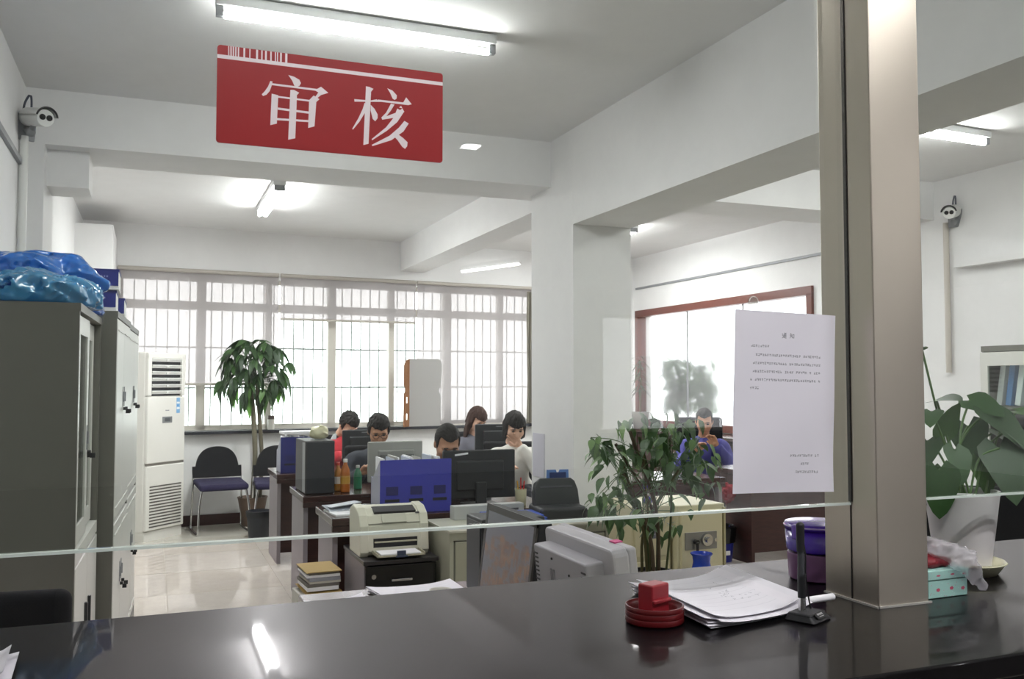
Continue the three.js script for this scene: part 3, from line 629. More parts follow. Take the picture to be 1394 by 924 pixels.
{
  const t = thing('laser_printer', 'beige laser printer with paper in its front tray', 'printer', [1.195, 0.6065, -4.83]);
  const beige = mat('#cfcdbc', 0.42), beige2 = mat('#bdbcab', 0.45), w = 0.37;
  const prof = [[-0.13, 0.0], [0.11, 0.0], [0.125, 0.02], [0.115, 0.15], [0.09, 0.2], [0.03, 0.232], [-0.06, 0.24], [-0.12, 0.22], [-0.14, 0.17]];
  const body = (pts, d, b) => { const g = extrude(pts, d, b); g.rotateY(-Math.PI / 2); return g.translate(d / 2, 0, 0); };
  part('shell', body(prof.map(([a, b]) => [a * 0.97, b * 0.965 + 0.004]), w - 0.05, 0.004), beige, t);
  for (const s of [-1, 1]) part('side_cheek', (() => { const g = body(prof, 0.036, 0.006); return g.translate(s * (w / 2 - 0.024), 0, 0); })(), beige, t);
  part('top_slot', box(0.225, 0.012, 0.075).rotateX(0.27).translate(0.012, 0.222, 0.045), M.black, t);
  part('cover_flap', box(0.13, 0.006, 0.05).rotateX(0.9).translate(-0.0, 0.185, 0.103), beige2, t);
  part('front_line', box(w - 0.08, 0.004, 0.004).translate(0, 0.16, 0.113), mat('#8d8c80', 0.5), t);
  part('output_recess', box(0.235, 0.062, 0.012).translate(0.005, 0.055, 0.118), M.black, t);
  part('emblem', cyl(0.009, 0.009, 0.003, 18).rotateX(Math.PI / 2 - 0.08).translate(-0.0, 0.118, 0.1235), mat('#4b4e52', 0.3), t);
  part('button', box(0.022, 0.004, 0.01).rotateX(0.5).translate(0.13, 0.207, 0.09), M.darkPlastic, t);
  const tr = part('paper_tray', merge([box(0.25, 0.006, 0.13).translate(0.005, 0.014, 0.185), box(0.006, 0.014, 0.13).translate(-0.118, 0.02, 0.185), box(0.006, 0.014, 0.13).translate(0.128, 0.02, 0.185), box(0.225, 0.006, 0.02).translate(0.005, 0.068, 0.128)]), mat('#aaa691', 0.5), t);
  part('paper', box(0.21, 0.006, 0.12).translate(0.005, 0.022, 0.182), M.paper, tr);
  part('paper_guide', merge([box(0.045, 0.022, 0.01).translate(0.005, 0.028, 0.247), box(0.06, 0.008, 0.012).translate(0.005, 0.012, 0.252)]), mat('#3a4258', 0.4), tr);
}
// carton and bundles on the floor beside the desk
{
  const t = thing('carton', 'white carton on the floor beside the desk under the paper bundles', 'box', [0.845, 0, -5.05], 0.06);
  part('body', rbox(0.2, 0.37, 0.29, 0.004).translate(0, 0.186, 0), mat('#c9c8c0', 0.8), t);
  part('flap', box(0.205, 0.004, 0.12).rotateX(-0.06).translate(0, 0.377, 0.08), mat('#d2d0c8', 0.8), t);
  const s = thing('paper_bundle', 'stack of books tied with brown wrapping paper on the white carton', 'books', [0.86, 0.387, -5.05], 0.05);
  part('wrapping', (() => { const g = new THREE.PlaneGeometry(0.2, 0.29, 8, 10).rotateX(-Math.PI / 2), p = g.attributes.position; for (let i = 0; i < p.count; i++) p.setY(i, 0.004 + 0.006 * noise3(p.getX(i) * 30, p.getZ(i) * 30, 1) - (p.getZ(i) > 0.12 ? 0.006 : 0)); g.computeVertexNormals(); return g; })(), mat('#a58a4e', 0.8, { side: THREE.DoubleSide }), s);
  let y = 0.012;
  for (let i = 0; i < 6; i++) { const h = rr(0.01, 0.022); part('book', box(0.17 + rr(-0.01, 0.01), h - 0.001, 0.25).rotateY(rr(-0.05, 0.05)).translate(rr(-0.006, 0.006), y + h / 2, 0), [M.paper, mat('#6a655f', 0.7), mat('#b9b4a9', 0.8), mat('#8f9096', 0.7)][i % 4], s); y += h; }
  part('wrapping', box(0.19, 0.005, 0.27).translate(0, y + 0.004, 0), mat('#ad9660', 0.8), s);
}

// low steel cabinets between pedestal and column
{
  const t = thing('low_cabinet', 'low grey steel cabinet carrying the blue folders and the black fax machine', 'cabinet', [0, 0, 0]);
  const x0 = 1.42, x1 = 2.33, z0 = -4.46, z1 = -4.9, cg = mat('#a3a391', 0.42);
  part('carcass', span(x0, x1, 0, 0.738, z0 - 0.006, z1, 0.003), cg, t);
  part('top_board', span(x0 - 0.004, x1 + 0.004, 0.738, 0.748, z0 + 0.004, z1), mat('#b6b6a6', 0.4), t);
  for (const [a, b] of [[x0 + 0.03, (x0 + x1) / 2 - 0.015], [(x0 + x1) / 2 + 0.015, x1 - 0.03]]) {
    const d = part('door', span(a, b, 0.06, 0.69, z0 - 0.01, z0, 0.003), mat('#9d9d8a', 0.42), t);
    part('handle', span(b - 0.05, b - 0.03, 0.36, 0.48, z0, z0 + 0.012, 0.003), M.chrome, d);
    part('recess_line', merge([span(a - 0.008, a, 0.052, 0.698, z0 - 0.006, z0 - 0.003), span(b, b + 0.008, 0.052, 0.698, z0 - 0.006, z0 - 0.003), span(a - 0.008, b + 0.008, 0.69, 0.698, z0 - 0.006, z0 - 0.003)]), mat('#5c5c52', 0.6), d);
  }
  part('blue_label', span(2.03, 2.075, 0.64, 0.72, z0 - 0.004, z0 + 0.001), mat('#2947b8', 0.5), t);
}
{ // blue folders and a pale box lying on it
  const blues = ['#2f56c4', '#4069cf', '#cfd8e8', '#3659bd', '#9fb4dd', '#2c4fb2'];
  let y = 0.749;
  blues.forEach((c, i) => {
    single('document_folder', rbox(0.3, 0.0075, 0.21, 0.002), mat(c, 0.4), ['lowest blue folder of the pile on the low steel cabinet', 'second blue folder from the bottom of the pile on the low cabinet', 'whitish folder in the pile on the low steel cabinet', 'dark blue folder lying on the whitish one in the pile', 'pale blue folder second from the top of the pile', 'topmost blue folder of the pile on the low steel cabinet'][i], 'folder', [1.86 + rr(-0.03, 0.03) - i * 0.012, y + 0.004, -4.62 + rr(-0.015, 0.015)], [0, rr(-0.1, 0.12), 0], 'folders on the low cabinet');
    y += 0.0085;
  });
  const t = thing('flat_box', 'flat pale box with small lettering behind the blue folders', 'box', [1.76, 0.748, -4.84], 0.03);
  part('body', rbox(0.42, 0.075, 0.07, 0.004).translate(0, 0.0375, 0), mat('#b9bab8', 0.5), t);
  part('lettering', box(0.09, 0.012, 0.001).translate(0.13, 0.045, 0.0358), mat('#4c4d50', 0.6), t);
}
{ // black fax machine with rounded cover
  const t = thing('fax_machine', 'black fax machine with a rounded raised cover near the white column', 'fax', [2.14, 0.748, -4.72], -0.12);
  part('base', rbox(0.28, 0.07, 0.26, 0.025, 3).translate(0, 0.035, 0), M.darkPlastic, t);
  const sh = [[-0.125, 0], [0.125, 0], [0.122, 0.08], [0.108, 0.125], [0.09, 0.14], [-0.09, 0.14], [-0.108, 0.125], [-0.122, 0.08]];
  part('cover', extrude(sh, 0.05, 0.008).rotateX(-0.3).translate(0, 0.055, -0.06), mat('#303335', 0.38), t);
  part('cover_rim', box(0.19, 0.01, 0.012).rotateX(-0.3).translate(0, 0.165, -0.036), mat('#4a4d50', 0.35), t);
  part('side_tray', rbox(0.06, 0.012, 0.16, 0.005).translate(0.16, 0.012, 0.02), M.black, t);
}
{
  const t = thing('desk_calendar', 'blue standing desk calendar behind the fax machine by the column', 'calendar', [2.2, 0.748, -4.86], -0.1);
  part('frame', (() => { const o = new THREE.Shape([[-0.075, 0], [0.075, 0], [0.066, 0.25], [0.012, 0.25], [0.006, 0.235], [-0.006, 0.235], [-0.012, 0.25], [-0.066, 0.25]].map(([a, b]) => new THREE.Vector2(a, b))); return new THREE.ExtrudeGeometry(o, { depth: 0.006, bevelEnabled: false }); })(), mat('#5d83c4', 0.45), t);
  part('face', box(0.1, 0.09, 0.003).translate(0, 0.19, 0.0075), mat('#22356a', 0.45), t);
  part('back_leg', box(0.12, 0.24, 0.004).rotateX(0.3).translate(0, 0.116, -0.038), mat('#5d83c4', 0.45), t);
}

// ---------------------------------------------------------------- monitors
// seen from behind: back faces local +z, screen faces local -z
function monitorBack(label, [x, y, z], turn, w, h, colour, o = {}) {
  const t = thing('computer_monitor', label, 'monitor', [x, y, z], turn, 'desktop monitors');
  const m = mat(colour, o.rough ?? 0.42), m2 = mat(o.second ?? colour, 0.5), lift = o.lift ?? 0.1;
  part('housing', rbox(w, h, 0.03, 0.01).translate(0, lift + h / 2, 0), m, t);
  part('rear_bulge', rbox(w * 0.66, h * 0.62, 0.03, 0.012).translate(0, lift + h * 0.48, 0.024), m2, t);
  part('screen', box(w - 0.03, h - 0.03, 0.002).translate(0, lift + h / 2, -0.0155), mat('#1b2230', 0.15), t);
  part('neck', rbox(0.07, lift + h * 0.35, 0.025, 0.008).translate(0, (lift + h * 0.35) / 2, 0.05), m2, t);
  part('base', rbox(0.22, 0.014, 0.17, 0.006).translate(0, 0.007, 0.03), m, t);
  if (o.vents) for (const s of [-1, 1]) for (let i = 0; i < 6; i++) part('vent', box(0.004, h * 0.35, 0.002).translate(s * (w * 0.18 + i * 0.01), lift + h * 0.5, 0.0398), M.darkPlastic, t);
  if (o.plate) part('plate', box(0.1, 0.075, 0.003).translate(0, lift + h * 0.42, 0.0402), mat('#5a5d5c', 0.4), t);
  if (o.tape) part('sticker', box(0.085, 0.012, 0.001).rotateZ(0.12).translate(-w * 0.25, lift + h * 0.92, 0.0158), M.paper, t);
  if (o.badge) part('badge', box(0.06, 0.008, 0.002).translate(0.02, lift + h * 0.92, 0.016), M.greyPlastic, t);
  return t;
}
{
  const p = onZ(652, 640, -5.42);
  monitorBack('wide black monitor with a white sticker in front of the crop-haired man', [p.x, 0.741, -5.42], -0.06, 0.47, 0.3, '#1c1f21', { tape: 1, lift: 0.04 });
  const q = onZ(538, 630, -6.5);
  monitorBack('silver white monitor seen from behind on the second desk row', [q.x, 0.741, -6.5], 0.05, 0.41, 0.29, '#a9aca6', { plate: 1, vents: 1, lift: 0.045, second: '#9b9e99' });
  const r = onZ(676, 600, -8.05);
  monitorBack('black monitor between the brown-haired woman and the woman in white', [r.x, 0.741, -8.05], 0, 0.43, 0.29, '#202326', { badge: 1, lift: 0.08 });
  const s = onZ(493, 600, -8.05);
  monitorBack('dark monitor in front of the person in the red hooded top', [s.x, 0.741, -8.05], 0.05, 0.36, 0.28, '#25282b', { badge: 1, lift: 0.06 });
  const e = onZ(719, 610, -6.72);
  const t = monitorBack('black monitor standing edge on beside the woman in white', [3.05, 0.741, -6.62], 1.2, 0.4, 0.28, '#15171a', { lift: 0.06 });
}
// black monitor behind the counter: its screen runs along z and faces -x, leaning back
{
  const x = 0.95, zf = -2.72, zn = -2.32, w = zn - zf, h = 0.33, top = 1.1;
  const t = thing('computer_monitor', 'black monitor with a brownish lit picture turned side on behind the counter', 'monitor', [x, 0.745, (zf + zn) / 2], -Math.PI / 2, 'desktop monitors');
  // local: screen faces local -z... turned so that local +z looks towards -x
  const g = new THREE.Group();
  const lean = -0.13;
  const addP = (name, geo, m, par = t) => part(name, geo.rotateX(lean).translate(0, 0.055, 0), m, par);
  addP('housing', rbox(w, h, 0.045, 0.01).translate(0, h / 2, -0.024), M.black);
  addP('bezel', merge([box(w, 0.02, 0.006).translate(0, h - 0.01, 0.0), box(w, 0.024, 0.006).translate(0, 0.012, 0.0), box(0.016, h, 0.006).translate(w / 2 - 0.008, h / 2, 0.0), box(0.016, h, 0.006).translate(-w / 2 + 0.008, h / 2, 0.0)]), mat('#3c3937', 0.35));
  const pic = canvasTex(256, 200, (c, W2, H2) => {
    c.fillStyle = '#6a6a72'; c.fillRect(0, 0, W2, H2);
    for (let i = 0; i < 260; i++) { const x2 = rnd() * W2, y2 = 40 + rnd() * 170; c.fillStyle = ['#8a5a36', '#7a4f34', '#9a6a44', '#5f6068', '#6e5344'][Math.floor(rnd() * 5)]; c.globalAlpha = 0.5; c.fillRect(x2, y2, 6 + rnd() * 22, 4 + rnd() * 20); }
    c.globalAlpha = 1;
  });
  addP('screen', box(w - 0.03, h - 0.042, 0.002).translate(0, h / 2 + 0.002, 0.001), new THREE.MeshPhysicalMaterial({ color: C('#26262a'), roughness: 0.25, emissive: C('#ffffff'), emissiveMap: pic, emissiveIntensity: 0.3 }));
  part('neck', rbox(0.06, 0.2, 0.025, 0.008).translate(0, 0.11, -0.05), M.black, t);
  part('base', rbox(0.24, 0.014, 0.18, 0.006).translate(0, 0.007, -0.04), M.black, t);
  const l = new THREE.RectAreaLight(C('#b59a86'), 0.12, w - 0.04, h - 0.05); l.name = 'screen_light'; l.position.set(0, 0.055 + h / 2, 0.012); l.rotation.y = Math.PI; t.add(l);
}
{ // pale monitor, back towards -x
  const zf = -2.2, zn = -1.82, w = zn - zf, x = 0.99, h = 0.33;
  const t = thing('computer_monitor', 'pale grey monitor with vent slots seen from behind just over the counter', 'monitor', [x, 0.745, (zf + zn) / 2], -Math.PI / 2, 'desktop monitors');
  const m = mat('#b7b6ba', 0.4), m2 = mat('#a8a7ac', 0.45), lean = 0.1;
  const addP = (name, geo, mm, par = t) => part(name, geo.rotateX(lean).translate(0, 0.06, 0), mm, par);
  addP('front_frame', rbox(w, h, 0.025, 0.008).translate(0, h / 2, -0.05), m);
  addP('shell', extrude(roundRect(w - 0.012, h - 0.012, 0.012, 3), 0.03, 0.006).translate(0, h / 2, -0.036), m);
  const back = addP('rear_cover', rbox(w * 0.8, h * 0.84, 0.05, 0.006).translate(-0.012, h * 0.48, 0.02), m2);
  for (const s of [-1, 1]) for (let i = 0; i < 20; i++) addP('vent', box(0.022, 0.004, 0.002).translate(-0.012 + s * (w * 0.36), h * 0.2 + i * 0.011, 0.0455), M.darkPlastic);
  addP('plate', box(0.075, 0.07, 0.003).translate(0.012, h * 0.6, 0.0462), mat('#6c6b6d', 0.4));
  addP('cable_groove', merge([box(0.008, 0.16, 0.003).translate(-0.045, h * 0.52, 0.046), box(0.006, 0.16, 0.003).translate(-0.06, h * 0.52, 0.046)]), mat('#7f7e82', 0.5));
  for (const q of [[-0.05, 0.75], [0.045, 0.68]]) addP('screw', cyl(0.003, 0.003, 0.003, 8).rotateX(Math.PI / 2).translate(q[0], h * q[1] + 0.03, 0.046), M.black);
  addP('pink_sticker', box(0.028, 0.003, 0.02).translate(w * 0.3, h + 0.001, -0.05), mat('#d8588e', 0.5));
  part('neck', rbox(0.07, 0.18, 0.03, 0.008).translate(0, 0.1, -0.02), m2, t);
  part('base', rbox(0.24, 0.016, 0.2, 0.006).translate(0, 0.008, -0.02), m, t);
}
{ // dark tower behind the black monitor
  const t = thing('computer_tower', 'dark grey computer tower half hidden by the black monitor', 'computer', [1.1, 0.745, -2.85], 0);
  part('case', rbox(0.22, 0.32, 0.16, 0.006).translate(0, 0.162, 0), mat('#2b2d2f', 0.45), t);
  part('side_panel', rbox(0.004, 0.29, 0.13, 0.001).translate(-0.1115, 0.165, 0), mat('#34373a', 0.45), t);
  part('socket', box(0.004, 0.022, 0.024).translate(-0.1125, 0.07, -0.05), M.white, t);
  part('switch', box(0.004, 0.022, 0.016).translate(-0.1125, 0.066, -0.02), M.black, t);
}
{ // tower on the second desk row
  const t = thing('computer_tower', 'black computer tower standing on the left end of the desk', 'computer', [1.075, 0.741, -6.52], 0.02);
  part('case', rbox(0.2, 0.36, 0.4, 0.006).translate(0, 0.181, 0), M.black, t);
  part('front_bezel', rbox(0.19, 0.35, 0.012, 0.004).translate(0.0, 0.18, 0.203), mat('#2d3033', 0.4), t);
  part('side_strip', box(0.002, 0.34, 0.1).translate(-0.101, 0.18, 0.14), M.greyPlastic, t);
  const f = (x, y, z) => Math.max(ellipsoid(x, y, z, [0, 0.045, 0], [0.075, 0.06, 0.06]) + 0.03 * Math.abs(noise3(x * 30, y * 30, z * 30)), 0.002 - y);
  single('plastic_bag', surfaceNet(f, [-0.09, -0.01, -0.08], [0.09, 0.12, 0.08], 0.007), mat('#dcd9b4', 0.35), 'crumpled whitish yellow bag on top of the black computer tower', 'bag', [1.1, 1.104, -6.5]);
}
// ---------------------------------------------------------------- file boxes
function fileBox(label, [x, y, z], turn, w, h, d, m, bays) {
  const t = thing('file_organiser', label, 'file box', [x, y, z], turn, 'blue desk file boxes');
  part('front', rbox(w, h, 0.005, 0.002).translate(0, h / 2, d / 2), m, t);
  part('floor_panel', box(w, 0.005, d).translate(0, 0.0025, 0), m, t);
  part('back', box(w, h * 0.62, 0.005).translate(0, h * 0.31, -d / 2), m, t);
  const side = extrude([[-d / 2, 0], [d / 2, 0], [d / 2, h], [-d / 2 + 0.05, h * 0.62], [-d / 2, h * 0.62]], 0.004).rotateY(-Math.PI / 2);
  for (let i = 0; i <= bays; i++) part('divider', side.clone().translate(-w / 2 + 0.004 + (w - 0.004) * i / bays, 0, 0), i === 0 || i === bays ? mat('#9ea0ae', 0.5) : m, t);
  for (let i = 0; i < bays; i++) {
    const bx = -w / 2 + w * (i + 0.5) / bays;
    part('label_slot', box(w / bays * 0.5, h * 0.16, 0.002).translate(bx, h * 0.42, d / 2 + 0.003), mat('#20215f', 0.5), t);
    part('finger_slot', box(w / bays * 0.6, h * 0.055, 0.002).translate(bx, h * 0.24, d / 2 + 0.003), M.black, t);
    for (let k = 0; k < 4; k++) { const a = rr(-0.4, 0.4); part('document', box(0.004 + rnd() * 0.01, h * rr(0.97, 1.06), d * 0.85).translate(bx + a * w / bays * 0.8, h * 0.52, 0), [M.paper, mat('#c9d0e0', 0.7), M.paper, mat('#b9b8b0', 0.8)][k], t); }
  }
  return t;
}
{
  const p = onZ(563, 660, -5.28);
  fileBox('large blue file box full of papers behind the laser printer', [p.x, 0.742, -5.34], -0.02, 0.43, 0.31, 0.25, M.blue, 3);
  const q = 0;
  fileBox('blue file box with white papers on top near the visitor chairs', [1.16, 0.741, -7.98], 0.0, 0.3, 0.3, 0.26, mat('#272c74', 0.42), 2);
  single('paper_pile', box(0.26, 0.022, 0.2), M.paper, 'white papers lying on the blue file box near the visitor chairs', 'papers', [1.16, 1.075, -7.96], [0.0, 0.1, 0.0]);
}
// papers and small things on the desks
single('paper_pile', (() => { const g = box(0.2, 0.01, 0.26, 1, 1, 1); return g; })(), M.paper, 'white papers lying on the end of the desk by the printer', 'papers', [1.07, 0.746, -5.36], [0, 0.1, 0]);
{
  const t = thing('open_booklet', 'grey booklet lying folded on the papers by the printer', 'booklet', [1.06, 0.751, -5.45], 0.15);
  part('page', box(0.2, 0.005, 0.14).rotateX(0.12).translate(0, 0.012, 0.0), mat('#aab0ba', 0.7), t);
  part('page', box(0.19, 0.004, 0.13).rotateX(-0.05).rotateZ(0.1).translate(0.01, 0.028, -0.01), mat('#c7ccd4', 0.7), t);
}
function bottle(name, label, cat, pos, h, r, col, cap, band, group) {
  const t = thing(name, label, cat, pos, 0, group);
  part('body', lathe([[0, 0], [r * 0.9, 0], [r, 0.01], [r, h * 0.55], [r * 0.9, h * 0.68], [r * 0.42, h * 0.84], [r * 0.4, h * 0.9], [0, h * 0.9]]), mat(col, 0.25), t);
  part('cap', cyl(r * 0.46, r * 0.46, h * 0.1, 16).translate(0, h * 0.95, 0), mat(cap, 0.4), t);
  if (band) part('wrapper', cyl(r * 1.01, r * 1.01, h * 0.25, 20, true).translate(0, h * 0.38, 0), mat(band, 0.5), t);
}
{
  const b = (u, v, z) => { const p = onZ(u, v, z); return [p.x, 0.741, z]; };
  bottle('juice_bottle', 'orange juice bottle with a white cap beside the black computer tower', 'bottle', b(470, 650, -6.35), 0.23, 0.033, '#b5651c', '#ecebe6', '#c99a3a');
  bottle('juice_bottle', 'orange juice bottle with a red cap beside the white-capped one', 'bottle', b(460, 650, -6.45), 0.2, 0.028, '#a8701f', '#c23a20', '#d8d6d0');
  bottle('drink_bottle', 'green bottle on the desk between the juice bottles and the white monitor', 'bottle', b(487, 650, -6.5), 0.17, 0.03, '#2f7a58', '#d8dad6');
  bottle('juice_bottle', 'orange drink bottle standing before the woman in white', 'bottle', [onZ(703, 630, -6.4).x, 0.741, -6.4].map((q, i) => (i === 0 ? 2.985 : i === 2 ? -6.34 : q)), 0.26, 0.036, '#b4652a', '#b42a2a', '#c98a50');
  const cup = (label, pos, m, pens) => {
    const t = thing('pen_holder', label, 'pen holder', pos);
    part('cup', lathe([[0, 0], [0.033, 0], [0.036, 0.1], [0.032, 0.1], [0.03, 0.006], [0, 0.006]]), m, t);
    pens.forEach((c, i) => part('pen', bar(V(0.008 * (i - 1), 0.01, 0), V(0.02 * (i - 1), 0.15 + 0.02 * (i % 2), 0.01 * (i - 1)), 0.0045, 8), mat(c, 0.4), t));
  };
  cup('pale pen holder with red and yellow pens beside the wide black monitor', [onZ(709, 680, -5.3).x, 0.741, -5.3], mat('#c8c3a2', 0.4), ['#d9a520', '#c42020', '#c42020']);
  const tp = thing('correction_bottle', 'small white and yellow bottle between the papers and the blue file box', 'bottle', [1.235, 0.741, -5.22].map((q, i) => (i === 0 ? 1.2 : q)));
  part('body', lathe([[0, 0], [0.022, 0], [0.024, 0.03], [0.02, 0.05], [0.01, 0.06], [0, 0.06]]), M.white, tp);
  part('band', cyl(0.0245, 0.0245, 0.02, 18, true).translate(0, 0.02, 0), mat('#d9d022', 0.5), tp);
}
// paper and pale card on the column side
single('wall_paper_sheet', box(0.003, 0.3, 0.2), mat('#d5d3de', 0.85), 'pale sheet of paper fixed to the side of the white column', 'paper', [2.4975, 1.0, -5.83]);

// ---------------------------------------------------------------- papers, cup on the near desk
function sheets(name, label, pts, n, y, seed) {                      // quad of loose sheets given by four corners, curled a little
  const t = thing(name, label, 'papers', [0, 0, 0]);
  for (let k = 0; k < n; k++) {
    const N = 8, v = [], ix = [], o = V(rr(-0.012, 0.012), 0, rr(-0.012, 0.012)).multiplyScalar(k ? 1 : 0);
    for (const up of [0, 1]) for (let j = 0; j <= N; j++) for (let i = 0; i <= N; i++) {
      const s = i / N, q = j / N, p = pts[0].clone().lerp(pts[1], s).lerp(pts[3].clone().lerp(pts[2], s), q);
      v.push(p.x + o.x, y + k * 0.0022 + up * 0.0012 + 0.012 * Math.pow(Math.abs(s - 0.45) * 2, 3) * (k + 1) / n, p.z + o.z);
    }
    const S = (N + 1) * (N + 1);
    for (let j = 0; j < N; j++) for (let i = 0; i < N; i++) { const a = j * (N + 1) + i; ix.push(a, a + 1, a + N + 1, a + 1, a + N + 2, a + N + 1); const b = a + S; ix.push(b, b + N + 1, b + 1, b + 1, b + N + 1, b + N + 2); }
    const rim = [];
    for (let i = 0; i < N; i++) rim.push([i, i + 1]); for (let j = 0; j < N; j++) rim.push([j * (N + 1) + N, (j + 1) * (N + 1) + N]); for (let i = N; i > 0; i--) rim.push([N * (N + 1) + i, N * (N + 1) + i - 1]); for (let j = N; j > 0; j--) rim.push([j * (N + 1), (j - 1) * (N + 1)]);
    for (const [a, b] of rim) ix.push(a, a + S, b, b, a + S, b + S);
    const uv = []; for (let k2 = 0; k2 < 2; k2++) for (let j = 0; j <= N; j++) for (let i = 0; i <= N; i++) uv.push(i / N, 1 - j / N);
    const g = new THREE.BufferGeometry(); g.setAttribute('position', new THREE.Float32BufferAttribute(v, 3)); g.setAttribute('uv', new THREE.Float32BufferAttribute(uv, 2)); g.setIndex(ix); g.computeVertexNormals();
    part('sheet', g, k === n - 1 ? seed : M.paperSide, t);
  }
  return t;
}
M.paperSide = mat('#eceaf0', 0.85, { side: THREE.DoubleSide });
const formTex = (seedN) => canvasTex(512, 380, (k, w, h) => {
  k.fillStyle = '#e9e8ee'; k.fillRect(0, 0, w, h);
  k.strokeStyle = '#9b9aa4'; k.lineWidth = 1;
  for (let i = 0; i < 9; i++) { k.globalAlpha = 0.45; k.beginPath(); k.moveTo(40, 50 + i * 34); k.lineTo(470, 50 + i * 34 + rr(-2, 2)); k.stroke(); }
  k.globalAlpha = 0.7; k.strokeStyle = '#6a6a75'; k.lineWidth = 1.2;
  for (let i = 0; i < seedN; i++) { let x = rr(250, 440), y = rr(60, 260); k.beginPath(); k.moveTo(x, y); for (let j = 0; j < 5; j++) { x += rr(-3, 7); y += rr(-6, 6); k.lineTo(x, y); } k.stroke(); }
});
const formMat = mat('#ffffff', 0.85, { map: formTex(26), side: THREE.DoubleSide }), formMat2 = mat('#ffffff', 0.85, { map: formTex(5), side: THREE.DoubleSide });
{
  const Y = 0.78, p = (u, v) => onY(u, v, Y);
  const cx = (q) => q;
  sheets('paper_stack', 'spread white forms on the low desk behind the granite counter', [p(500, 793), p(615, 785), p(652, 810), p(566, 828)].map(cx), 5, 0.747, formMat2);
  sheets('paper_stack', 'pale sheets at the end of the low desk behind the granite counter', [onY(396, 822, 0.75), onY(497, 812, 0.75), onY(505, 830, 0.75), onY(410, 840, 0.75)].map((q) => V(Math.max(q.x, 0.505), q.y, q.z)), 2, 0.746, formMat2);
}
{
  const q = onY(600, 802, 0.868), t = thing('paper_cup', 'white cup whose rim shows just above the counter edge', 'cup', [q.x, 0.745, q.z]);
  part('cup', lathe([[0, 0], [0.026, 0], [0.0345, 0.118], [0.0365, 0.12], [0.035, 0.123], [0.0325, 0.118], [0.0245, 0.004], [0, 0.004]]), M.whiteGloss, t);
  part('lid', lathe([[0, 0.1], [0.0315, 0.1], [0.0318, 0.103], [0, 0.103]]), mat('#cfccc6', 0.4), t);
}

// ---------------------------------------------------------------- chairs
function visitorChair(label, pos, turn) {
  const t = thing('visitor_chair', label, 'chair', pos, turn, 'black visitor chairs by the wall');
  const w = 0.235;
  for (const s of [-1, 1]) part('leg_frame', tube([[s * 0.21, 0.45, 0.2], [s * 0.235, 0.3, 0.215], [s * 0.25, 0.02, 0.235], [s * 0.25, 0.012, 0.2], [s * 0.25, 0.012, -0.2], [s * 0.25, 0.02, -0.235], [s * 0.24, 0.42, -0.2], [s * 0.235, 0.56, -0.22]], 0.011, 8, 40), M.chrome, t);
  part('seat', (() => { const g = rbox(0.48, 0.06, 0.44, 0.028, 4), p = g.attributes.position; for (let i = 0; i < p.count; i++) { const z = p.getZ(i), x = p.getX(i); p.setY(i, p.getY(i) + 0.47 - 0.035 * Math.pow(Math.max(0, z) / 0.22, 2) + 0.02 * (x / 0.24) ** 2); } g.computeVertexNormals(); return g; })(), M.purpleFabric, t);
  const sh = new THREE.Shape(); sh.moveTo(-w, 0); sh.lineTo(w, 0); sh.lineTo(w, 0.1); sh.lineTo(0.205, 0.1); sh.bezierCurveTo(0.19, 0.24, 0.12, 0.3, 0, 0.3); sh.bezierCurveTo(-0.12, 0.3, -0.19, 0.24, -0.205, 0.1); sh.lineTo(-w, 0.1); sh.lineTo(-w, 0);
  part('backrest', new THREE.ExtrudeGeometry(sh, { depth: 0.03, bevelEnabled: true, bevelSize: 0.008, bevelThickness: 0.008, bevelSegments: 2, curveSegments: 14 }).rotateX(-0.12).translate(0, 0.53, -0.235), M.blackFabric, t);
  return t;
}
visitorChair('black visitor chair with chrome legs standing next to the air conditioner', [0.66, 0, -9.7], 0.1);
visitorChair('black visitor chair with chrome legs in front of the bushy potted tree', [1.22, 0, -9.62], -0.05);
{
  const t = thing('waste_bin', 'black waste bin on the floor in front of a visitor chair', 'bin', [0.99, 0, -9.2], 0);
  part('bucket', lathe([[0, 0], [0.1, 0], [0.125, 0.25], [0.115, 0.25], [0.09, 0.01], [0, 0.01]], 20), mat('#1f222c', 0.5), t);
  part('liner', lathe([[0.127, 0.2], [0.13, 0.255], [0.118, 0.258], [0.112, 0.18]], 20), mat('#15171c', 0.35), t);
}
function officeChair(label, pos, turn, col, high) {
  const t = thing('office_chair', label, 'chair', pos, turn, 'swivel office chairs');
  part('seat', rbox(0.48, 0.08, 0.46, 0.035, 3).translate(0, 0.44, 0), col, t);
  part('backrest', (() => { const h = typeof high === 'number' ? high : high ? 0.62 : 0.45, g = rbox(0.46, h, 0.06, 0.028, 4), p = g.attributes.position; for (let i = 0; i < p.count; i++) { const x = p.getX(i); p.setZ(i, p.getZ(i) + 0.05 * (x / 0.23) ** 2); } g.computeVertexNormals(); return g.translate(0, 0.53 + h / 2, -0.25); })(), col, t);
  part('back_stem', tube([[0, 0.39, -0.1], [0, 0.4, -0.28], [0, 0.5, -0.31], [0, 0.7, -0.29]], 0.018), M.black, t);
  part('gas_lift', cyl(0.025, 0.03, 0.3, 14).translate(0, 0.25, 0), M.darkPlastic, t);
  for (let i = 0; i < 5; i++) { const a = i * Math.PI * 2 / 5; const l = part('foot', bar(V(0, 0.1, 0), V(0.28 * Math.cos(a), 0.065, 0.28 * Math.sin(a)), 0.018), M.black, t); part('castor', new THREE.SphereGeometry(0.026, 10, 8).translate(0.28 * Math.cos(a), 0.027, 0.28 * Math.sin(a)), M.black, l); }
  return t;
}
officeChair('black office chair close behind the counter beside the nearest grey cabinet', [-0.37, 0, -2.5], 3.05, M.blackFabric, 0.52);
